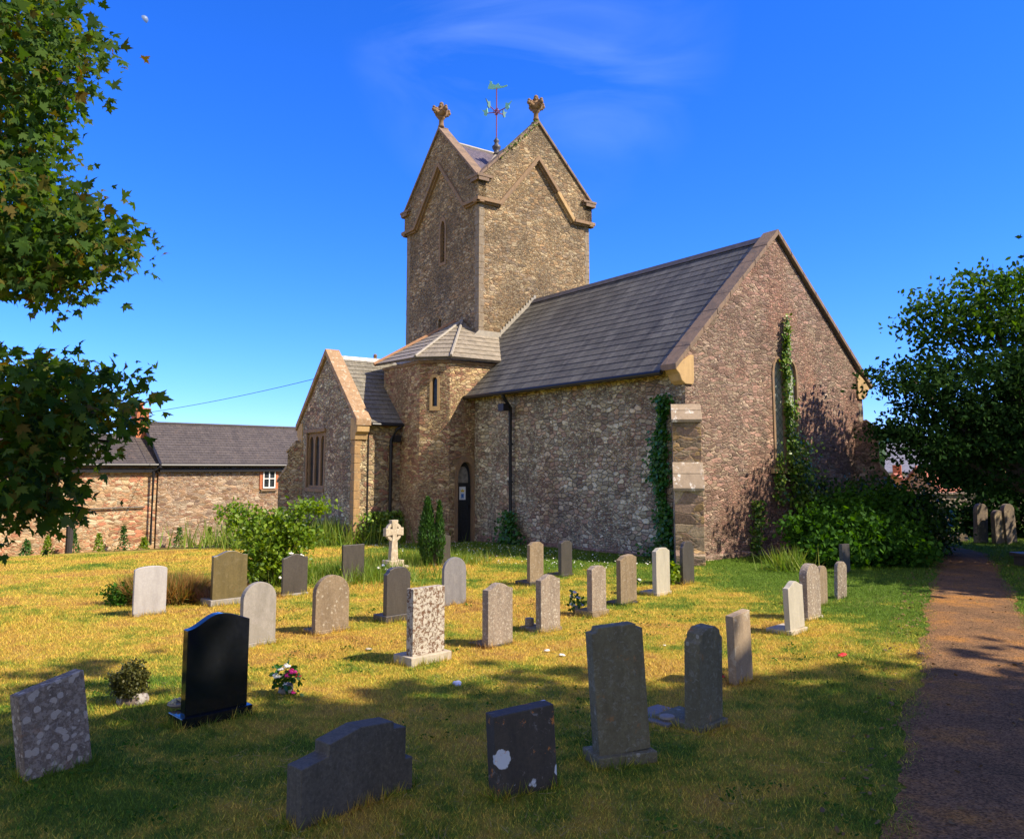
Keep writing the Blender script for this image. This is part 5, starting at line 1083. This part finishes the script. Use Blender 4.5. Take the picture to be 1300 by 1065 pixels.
H('shallow', .48, .73, -5.46, 12.52, 'lightgrey', 'pale grey headstone with shallow arched top in front of the russet heather', .05, (.05, .0, .03, .03), 'grey')
H('peak', .58, .86, -4.61, 13.51, 'olive', 'olive brown polished headstone left of the rose bush', .08, (.10, .04, .28, .04), 'grey')
H('round', .46, .78, -3.18, 10.43, 'grey', 'round-topped pale grey headstone right behind the polished black one', .08, (.05, .01, .03, .02), 'grey', rz=4)
H('peak', .48, .71, -3.79, 14.45, 'dark', 'dark granite headstone just right of the rose bush', .05, (.04, .01, .02, .02), 'grey')
H('round', .52, .76, -2.45, 11.25, 'brown', 'round-topped brown headstone with lichened rim, left of the tall dark one', .09, (.05, .01, .22, .02), 'brown')
H('flat', .49, .72, -3.1, 16.13, 'dark', 'square-topped dark headstone left of the celtic cross', .05, (.04, .02, .02, .02), 'dark')
H('shoulder', .42, .77, -1.67, 12.05, 'dark', 'dark headstone with shaped shoulders directly below the celtic cross', .09, (.10, .03, .2, .03), 'dark')
H('flat', .46, .84, -.99, 9.57, 'patchy', 'flat-topped headstone blotched with white and rust lichen on pale base', .12, (.10, .06, .16, .06), 'plinthl')
H('round', .47, .76, -.94, 13.47, 'midgrey', 'round-topped slate grey headstone behind the lichen-blotched one', .06, None)
H('peak', .50, .73, -1.62, 18.89, 'dark', 'dark headstone with pointed top beside the cypress', .07, (.06, .04, .24, .04), 'dark')
H('ogee', .42, .77, -.18, 10.41, 'speck', 'speckled ogee-topped headstone with shaded left edge, right of the lichen-blotched one', .11, (.03, .0, .26, .0), 'dark')
H('ogee', .38, .76, .49, 11.31, 'speck', 'ogee-topped grey headstone with a small pot behind it', .10, (.05, .02, .30, .02), 'brown')
H('curved', .37, .81, .44, 15.63, 'brown', 'slim brown headstone at back centre, left of the narrower dark one', .08, (.08, .02, .30, .02), 'dark')
H('curved', .33, .72, 1.09, 16.95, 'dark', 'narrow dark headstone farthest back before the chancel wall', .09, (.05, .02, .3, .02), 'dark')
H('curved', .33, .74, 1.27, 12.46, 'speck', 'slim speckled headstone with pale blue flowers at its left', .10, (.09, .03, .22, .03), 'brown')
H('curved', .42, .80, 1.87, 13.53, 'brown', 'tilted brown headstone between the one with blue flowers and the white one', .09, (.04, .0, .24, .02), 'dark', (5, 4))
H('curved', .40, .81, 2.61, 14.5, 'white', 'cream white headstone with yellow flowers behind it', .09, (.06, .02, .26, .02), 'plinthl')
H('shoulder', .38, .80, 3.35, 15.84, 'dark', 'dark headstone standing before the corner buttress', .07, (.03, .0, .1, .02), 'dark')
H('stepped', .43, 1.01, .83, 6.40, 'wgreen', 'tall weathered grey-green headstone with stepped shoulders in the centre foreground', .12, (.08, .03, .12, .05), 'wgreen', (3, -1), rz=-24)
H('shoulder', .36, .85, 1.65, 7.25, 'wgreen', 'weathered green headstone on a flat ledger, right of the tall foreground one', .15, (.05, .02, .32, .04), 'wgreen', (3, 3))
H('flat', .33, .72, 2.37, 8.68, 'slab', 'plain tan slab leaning left right of the weathered green headstone', .09, None, None, (6, 2))
H('ogee', .41, .69, 3.8, 11.2, 'white', 'pale ogee-topped headstone on stepped base near the right group', .08, (.06, .03, .26, .03), 'plinthl', (3, 0))
H('round', .42, .80, 4.39, 12.23, 'speck', 'thick rounded speckled headstone in the right group', .12, (.04, .02, .16, .02), 'plinthl')
H('round', .27, .63, 5.0, 13.41, 'brown', 'small brown rounded headstone just behind the thick speckled one', .07, None, None, (-2, 0))
H('round', .24, .62, 5.58, 14.11, 'speck', 'thin grey headstone seen almost edge-on at the right of the lawn', .07, None, None, (-3, 0), rz=-14)
H('flat', .27, .61, 7.0, 17.4, 'dark', 'narrow black headstone against the elder bush', .08, None, rz=-8)
H('flat', .47, .55, .08, 5.85, 'navy', 'navy slate headstone with white and orange lichen at the bottom centre', .13, None, None, (3, 0), rz=-16)
H('stepped2', .90, .51, -1.05, 5.6, 'granite', 'broad dark granite headstone with stepped outline at the bottom edge', .16, None, rz=4)
# ledger slab beside the green stone, with a small round vase lid
mb = MB(); mb.box(-.33, .1, -.22, .22, -.02, .025); o = mb.build('ledger_stone', GM['midgrey'], None, bevel=.006, loc=(1.42, 7.42, 0)); o.rotation_euler = (0, 0, RZS); tag(o, 'flat grey ledger stone at the left foot of the weathered green headstone', 'ledger stone')
mb = MB(); mb.lathe([(.055, 0), (.07, .02), (.065, .035), (.03, .04)], (0, 0, 0), 14); o = mb.build('vase_lid', GM['grey'], None, loc=(1.35, 7.33, .026)); tag(o, 'small round pierced vase top on the grey ledger stone', 'vase lid')
# celtic cross
def celtic():
    x, y = -2.66, 18.49; o = empty('celtic_cross', (x, y, terr(x, y)), RZS); tag(o, 'cream stone celtic wheel cross on stepped base before the transept', 'grave cross')
    c, s = .80, 1.12
    mb = MB(); mb.prism([(-.10, .18), (.10, .18), (.075, .58), (-.075, .58)], -.06, .06, 'x'); 
    mb.prism([(-.075, .575), (.075, .575), (.06, .7), (.06, .86), (.09, 1.06), (-.09, 1.06), (-.06, .86), (-.06, .7)], -.061, .061, 'x')
    mb.prism([(-.24, .71), (-.06, .735), (.06, .735), (.24, .71), (.24, .89), (.06, .865), (-.06, .865), (-.24, .89)], -.059, .059, 'x'); mb.build('shaft', GM['cream'], o, bevel=.008)
    mb = MB(); n = 28; V = []; F = []
    for k in range(n):
        a = 2 * PI * k / n
        for r_, t in ((.21, -.04), (.21, .04), (.145, .04), (.145, -.04)): V.append((t, r_ * math.cos(a), .80 + r_ * math.sin(a)))
    for k in range(n):
        l = (k + 1) % n
        for q in range(4): F.append((k * 4 + q, k * 4 + (q + 1) % 4, l * 4 + (q + 1) % 4, l * 4 + q))
    mb.add(V, F); mb.build('ring', GM['cream'], o)
    mb = MB(); mb.box(-.15, .15, -.20, .20, .06, .18); mb.box(-.22, .22, -.28, .28, -.1, .06); mb.build('base', GM['cream'], o, bevel=.012)
celtic()
# weathered tomb stones beside the path, far right
GT = gravestone('gs_old_tall', (.25, .19, .13), (.12, .09, .065), (.42, .32, .18), .6, .52, .9, 4, .5)
for i, (x, y, w_, h_, lb) in enumerate([(13.75, 24.2, .42, 1.16, 'tall old lichened headstone, leftmost of three under the yew'), (14.15, 24.0, .36, .98, 'old lichened headstone, middle and shortest of three under the yew'), (14.55, 24.1, .42, 1.16, 'tall old lichened headstone, rightmost of three under the yew')]):
    GM['old'] = GT; H('round', w_, h_, x, y, 'old', lb, .14, rz=-24, lean=((i - 1) * 3, 0))
mb = MB(); mb.box(-1.2, 1.1, -.12, .12, -.1, .24); o = mb.build('kerb_stone', GT, None, bevel=.02, loc=(12.6, 24.9, 0)); tag(o, 'long low stone kerb on the grass beyond the path', 'kerb stone')
mb = MB(); mb.box(-.8, .9, -.35, .35, -.1, .22); mb.box(-.86, .96, -.41, .41, .22, .30); o = mb.build('chest_tomb', GM['dark'], None, bevel=.015, loc=(12.25, 18.6, 0)); o.rotation_euler = (0, 0, rad(10)); tag(o, 'low dark chest tomb at the right edge of the path', 'tomb')

def tufts():
    P = []; D = []
    for (x, y, w_, t_, a, pl) in STN:
        ex = (pl[1] if pl else 0); bk = (pl[2] if pl else 0); fr = (pl[3] if pl else 0); n = int(520 * w_ / .4)
        x0, x1, y0, y1 = -t_ / 2 - bk - .015, t_ / 2 + fr + .015, -w_ / 2 - ex - .015, w_ / 2 + ex + .015
        per = R.random(n) * 2 * ((x1 - x0) + (y1 - y0)); A_, B_ = x1 - x0, y1 - y0
        lx = np.where(per < A_, x0 + per, np.where(per < A_ + B_, x1, np.where(per < 2 * A_ + B_, x1 - (per - A_ - B_), x0))); ly = np.where(per < A_, y0, np.where(per < A_ + B_, y0 + per - A_, np.where(per < 2 * A_ + B_, y1, y1 - (per - 2 * A_ - B_))))
        keep = (np.sin(per * 9 + x * 5) + np.sin(per * 23 + y)) > -.5; lx, ly = lx[keep], ly[keep]; lx = lx * (1 + R.random(len(lx)) * .06); ly = ly * (1 + R.random(len(ly)) * .06)
        wx_, wy_ = x + lx * math.cos(a) - ly * math.sin(a), y + lx * math.sin(a) + ly * math.cos(a); P.append(np.stack([wx_, wy_, terr_np(wx_, wy_) - .005], 1))
    P = np.concatenate(P); D = R.normal(size=P.shape) * .35; D[:, 2] = 1.1
    o = leaves('grass_tufts', P, .085, LONG * np.array([.5, 1]), BLADE, None, up=0, dirs=D, jit=.6); tag(o, 'longer grass left untrimmed round the feet of the headstones', 'grass', kind='stuff')
    # clover, plantain and moss rosettes in the shaded foreground lawn
    n = 900; cx = (R.random(n) * 2 - 1) * 5.5; cy = 4.6 + R.random(n) ** 1.3 * 9; ok = (cx < interp(PL, cy) - .2) & (np.sin(cx * 1.3 + cy) + np.sin(cy * 1.9 - cx) > .3); C_ = np.stack([cx[ok], cy[ok], np.full(ok.sum(), .022)], 1)
    Q = spread(C_, 9, (.05, .05, .006)); o = leaves('lawn_weeds', Q, .032, OVAL, LM['bush'], None, up=1.2); tag(o, 'clover and plantain leaves scattered through the foreground lawn', 'weeds', kind='stuff')
tufts()
n_ = 420; cx_ = (R.random(n_) * 2 - 1) * 6.5; cy_ = 4.4 + R.random(n_) ** 1.2 * 11; ok_ = (cx_ < interp(PL, cy_) - .3) & (np.sin(cx_ * .9 + 2) + np.sin(cy_ * 1.2 + cx_ * .5) > -.2)
Q_ = spread(np.stack([cx_[ok_], cy_[ok_], np.full(ok_.sum(), .032)], 1), 34, (.20, .12, .006))
o = leaves('dry_clippings', Q_, .075, LONG * np.array([.30, 1]), leafmat('dry_clipping', [(.30, .22, .10), (.44, .34, .16), (.20, .15, .08)], .2, .9, None, .05), None, up=1.3, jit=.6); tag(o, 'raked dry grass clippings lying loose on the lawn', 'clippings', kind='stuff')
# ------------------------------------------------------------------ flowers, pots and scraps on the graves
def posy(name, label, x, y, z, balls, pot=None, cat='flowers'):
    o = empty(name, (x, y, terr(x, y) + z)); tag(o, label, cat)
    if pot is not None:
        mb = MB(); mb.lathe([(pot * .8, 0), (pot, .02), (pot * .9, .09), (pot * .6, .1)], (0, 0, 0), 12); mb.build('pot', GM['midgrey'], o)
    P = np.array([[b[0], b[1], b[2] - .03] for b in balls]); P = spread(P, 14, .035); leaves('foliage', P, .06, OVAL, LM['ivyd'], o, up=.2)
    for i, b in enumerate(balls): blooms(o, [b[:3]], b[3], b[4])
    return o
posy('flower_posy', 'posy of pink, red and white flowers in a grey pot on the shaded grass', -2.22, 8.25, 0, [(-.06, -.02, .24, .05, PW), (-.09, -.03, .17, .055, PW), (.0, 0, .26, .045, PW), (.06, -.02, .21, .055, PP), (.02, -.04, .18, .05, PP), (.11, -.01, .17, .045, PRr), (.0, -.08, .11, .035, PW), (.09, -.08, .03, .03, PP)], .075)
posy('flower_posy', 'pale blue artificial flowers left of a slim speckled headstone', .98, 12.62, 0.02, [(-.07, -.05, .12, .06, PB), (.02, -.03, .22, .05, PB), (-.03, 0, .3, .045, PB), (.06, -.04, .12, .05, PB), (-.08, 0, .24, .04, PB)], .06)
posy('flower_posy', 'yellow and rust flowers behind the cream white headstone', 2.2, 15.3, 0, [(-.12, 0, .2, .07, PY), (-.05, 0, .13, .06, PY), (.05, 0, .24, .05, PRr), (.14, 0, .15, .05, PW)], .08)
posy('flower_posy', 'white and orange flowers between the dark headstone and the celtic cross', -2.55, 16.7, 0, [(-.15, 0, .2, .06, PW), (0, 0, .17, .06, PW), (.1, 0, .12, .06, PRr), (.17, .0, .1, .05, PW), (-.05, 0, .25, .05, PB)], .1)
posy('flower_posy', 'red flowers at the left foot of the leaning tan slab', 2.15, 8.75, 0, [(-.03, 0, .05, .04, PRr), (.04, 0, .04, .035, PRr)])
posy('flower_posy', 'orange flowers behind the flat-topped dark headstone', -3.45, 16.5, 0, [(0, 0, .2, .05, PY), (.08, 0, .18, .05, PRr)])
shrub('leafy_plant', 'bright leafy plant left of the headstone before the buttress', 'plant', (2.95, 15.75, 0), [((0, 0, .18), (.16, .15, .16)), ((.12, 0, .3), (.1, .1, .1))], 60, 7, .09, LM['rose'], OVAL, .04)
mb = MB(); mb.lathe([(.05, 0), (.062, .02), (.06, .11), (.045, .115)], (0, 0, 0), 12); o = mb.build('flower_pot', GM['speck'], None, loc=(.24, 11.45, .04)); tag(o, 'small stone pot behind an ogee-topped headstone', 'flower pot')
bo = empty('flower_bowl', (-2.98, 7.52, .088)); tag(bo, 'shallow bowl of pebbly dried flowers on the black headstone base', 'flower bowl')
mb = MB(); mb.lathe([(.07, 0), (.095, .02), (.09, .035)], (0, 0, 0), 14); mb.build('bowl', GM['grey'], bo)
mb = MB()
for k in range(46):
    a = R.random() * 6.28; r_ = .08 * R.random() ** .5; mb.ball((r_ * math.cos(a), r_ * math.sin(a), .035 + .03 * (1 - r_ / .08)), .013, 6)
mb.build('dried_flowers', plain('dried_cream', (.42, .40, .26), .8, 0, 0, 60, .5), bo)
sg = 'white scraps lying on the grass'
for i, (x, y, s_, m_, lb) in enumerate([(.41, 10.04, .035, PW, 'white flower head with green leaf on the lawn before the ogee headstones'), (.59, 9.83, .035, PW, 'small white scrap on the lawn just right of the white flower head'), (-1.74, 10.12, .04, GM['cream'], 'pale stone lying left of the lichen-blotched headstone'), (-.56, 8.55, .05, PB, 'crumpled pale scrap at the edge of the shade'), (2.55, 10.62, .035, PW, 'white scrap beyond the leaning tan slab'), (3.87, 9.79, .05, PRr, 'red petal scrap on the dry grass at right'), (-.05, 14.9, .07, GM['cream'], 'pale stone lying right of the slate grey headstone'), (3.35, 12.3, .06, GM['cream'], 'pale stone left of the right-hand group of headstones'), (4.85, 9.9, .04, GM['brown'], 'brown clod on the grass near the path'), (1.9, 10.4, .02, PW, 'tiny white scrap right of centre on the lawn')]):
    mb = MB(); g = random.Random(i)
    for k in range(5): mb.ball((g.uniform(-1, 1) * s_ * .7, g.uniform(-1, 1) * s_ * .6, s_ * .45 + g.uniform(-.1, .2) * s_), s_ * g.uniform(.45, .75), 7, (1, .8, .6))
    o = mb.build('scrap' if m_ in (PW, PB, PRr) else 'loose_stone', m_, None, loc=(x, y, terr(x, y))); tag(o, lb, 'scrap' if m_ in (PW, PB, PRr) else 'stone')

n_ = 1500; ly = 5 + R.random(n_) * 16; lx = interp(PL, ly) - .5 + R.random(n_) * (interp(PR, ly) - interp(PL, ly) + 1.0); k_ = R.random(n_) < (.25 + .75 * (np.abs((lx - interp(PL, ly)) / (interp(PR, ly) - interp(PL, ly)) - .5) > .38)); lx, ly = lx[k_], ly[k_]
o = leaves('leaf_litter', np.stack([lx, ly, terr_np(lx, ly) + .028], 1), .045, OVAL, leafmat('dry_leaf', [(.14, .085, .03), (.22, .14, .05), (.09, .06, .03)], .05, .9), None, up=1.6); tag(o, 'dry brown leaves and twigs littering the path and its edges', 'leaf litter', kind='stuff')
n_ = 900; dx_ = C0.x + EX.x * (-11 * R.random(n_)) - NX.x * (.6 + 3.2 * R.random(n_)); dy_ = C0.y + EX.y * (-11 * R.random(n_)) * 0 + 0 * dx_; uu_ = -11.5 * R.random(n_); vv_ = -(.5 + 3.4 * R.random(n_)); dx_ = C0.x + EX.x * uu_ + NX.x * vv_; dy_ = C0.y + EX.y * uu_ + NX.y * vv_
o = leaves('daisies', np.stack([dx_, dy_, terr_np(dx_, dy_) + .045], 1), .03, DIAM * np.array([1.6, 1]), PW, None, up=2); tag(o, 'tiny white daisies in the green grass along the chancel wall', 'daisies', kind='stuff')
# ------------------------------------------------------------------ beyond the churchyard, right
mb = MB(); mb.box(-14, 22, -.22, .22, -.3, 1.15); mb.box(-14, 22, -.27, .27, 1.15, 1.24); o = mb.build('boundary_wall', M['boundary'], None, bevel=.02, loc=(20, 32.5, 0)); tag(o, 'low rubble churchyard boundary wall behind the yew', 'wall')
def cottage(x, y, z, rz, w_, d_, e, r, wallm, roofm, label):
    o = empty('cottage', (x, y, z), rad(rz)); tag(o, label, 'cottage', 'village houses on the hillside')
    mb = MB(); mb.prism([(-d_ / 2, -3), (d_ / 2, -3), (d_ / 2, e), (0, r), (-d_ / 2, e)], -w_ / 2, w_ / 2, 'x'); mb.build('wall', wallm, o)
    mb = MB(); s_ = (r - e) / (d_ / 2)
    for sg_ in (1, -1): mb.prism([(sg_ * (d_ / 2 + .3), e - .3 * s_ + .03), (0, r + .03), (0, r + .2), (sg_ * (d_ / 2 + .3), e - .3 * s_ + .2)], -w_ / 2 - .2, w_ / 2 + .2, 'x')
    rf = mb.build('roof', roofm, o)
    mb = MB(); mb.box(w_ / 2 - 1.2, w_ / 2 - .4, -.4, .4, e, r + 1.0); mb.build('chimney', M['brick'], rf)
    for k in range(3):
        mb = MB(); xx = -w_ / 2 + (k + .5) * w_ / 3; mb.box(xx - .45, xx + .45, -d_ / 2 - .04, -d_ / 2 + .05, e * .45, e * .8); mb.build('window', M['glass'], o)
RT = plain('terracotta_tiles', (.36, .12, .07), .85, 0, .3, 3, .35); GTi = plain('grey_tiles', (.2, .2, .24), .8, 0, .2, 3, .2); WR = plain('white_render', (.62, .58, .5), .8, 0, 0, 3, .08); OR = plain('orange_render', (.55, .26, .1), .8, 0, 0, 3, .1)
for a in [(37.5, 80, -3.9, 62, 8, 6.5, 3.2, 5.4, OR, RT, 'nearest village cottage with red tiled roof and orange gable seen past the chancel corner'), (48, 92, -2.2, -30, 10, 8, 4, 7, WR, GTi, 'pale gabled house with grey tiles up the slope'), (41, 74, -3.6, 5, 9, 7, 3.4, 5.8, OR, RT, 'orange rendered cottage with tiled roof glimpsed under the yew'), (54, 88, -3.0, 15, 10, 7, 3.5, 6, OR, RT, 'second orange cottage farther right beyond the boundary wall'), (64, 110, -1, -15, 11, 8, 4, 7, WR, RT, 'distant white house with red roof farthest right')]: cottage(*a)
# parked van with blue body under the yew
def hill():
    V = []; F = []; nx, ny = 60, 24
    for j in range(ny):
        for i in range(nx):
            x = -200 + 1100 * i / (nx - 1); y = 110 + 800 * j / (ny - 1); q = min(1, max(0, (y - 110) / 330)); q = q * q * (3 - 2 * q)
            V.append((x, y, -1.5 + q * (15 + 4 * math.sin(x * .013 + 1) + 3 * math.sin(x * .031)) * min(1, max(0, (x + 60) / 160))))
    for j in range(ny - 1):
        for i in range(nx - 1): F.append((j * nx + i, j * nx + i + 1, (j + 1) * nx + i + 1, (j + 1) * nx + i))
    mb = MB(); mb.add(V, F); o = mb.build('hill', plain('hill_pasture', (.10, .16, .05), .95, 0, 0, .02, .3), smooth=True); tag(o, kind='structure')
hill()
n_ = 26000; hx = 60 + R.random(n_) * 260; hy = 150 + R.random(n_) * 290; q = np.clip((hy - 110) / 330, 0, 1); q = q * q * (3 - 2 * q); hz_ = -1.5 + q * 15 + R.random(n_) * 5
cl = np.sin(hx * .11) * np.sin(hy * .09) + np.sin(hx * .05 + 2) > .1
o = leaves('woodland', np.stack([hx, hy, hz_], 1)[cl], 2.6, OVAL, leafmat('far_wood_leaf', [(.03, .07, .02), (.05, .10, .025)], .1), None, up=.5); tag(o, 'far-off wooded hillside beyond the village', 'woodland', kind='stuff')
# hedge trees behind the wall keep the far right dark
gb_ = 'trees behind the boundary wall'
for i, (x, y, zc, r, rz) in enumerate([(20.5, 34.5, 3.6, 2.6, 2.6), (24.5, 35, 4.2, 3.0, 3.2), (29, 36, 4.5, 3, 3.4)]):
    bl = rb(0, 0, zc, 9, (r * .55, r * .55, rz * .6), r * .4, r * .62, i + 60)
    tree('boundary_tree', ['leftmost dark tree behind the boundary wall', 'middle dark tree behind the boundary wall', 'rightmost dark tree behind the boundary wall'][i], 'tree', (x, y, 0), zc - rz * .6, bl, 500, 12, .24, LM['yew'], OVAL, .3, .25, group=gb_)
# the day moon: the sunlit part of a sphere
mv = px(183, 25, 1500); V = []; F = []
bm = bmesh.new(); bmesh.ops.create_icosphere(bm, subdivisions=4, radius=7.5)
tow = (Vector((0, 0, 2.2)) - Vector(mv)).normalized(); lit = (Vector((.75, -.1, .45)).normalized() + tow * .1).normalized()
bmesh.ops.delete(bm, geom=[f for f in bm.faces if f.normal.dot(lit) < 0.0], context='FACES')
me = bpy.data.meshes.new('moon'); bm.to_mesh(me); bm.free(); mo_, t_, b_, N_2 = new_mat('moon_surface'); b_.inputs['Base Color'].default_value = (.10, .14, .22, 1); b_.inputs['Emission Color'].default_value = (.30, .50, .95, 1); b_.inputs['Emission Strength'].default_value = .12; me.materials.append(mo_)
mo = bpy.data.objects.new('moon', me); COL.objects.link(mo); mo.location = mv; tag(mo, 'faint pale half moon high in the blue sky at left', 'moon')
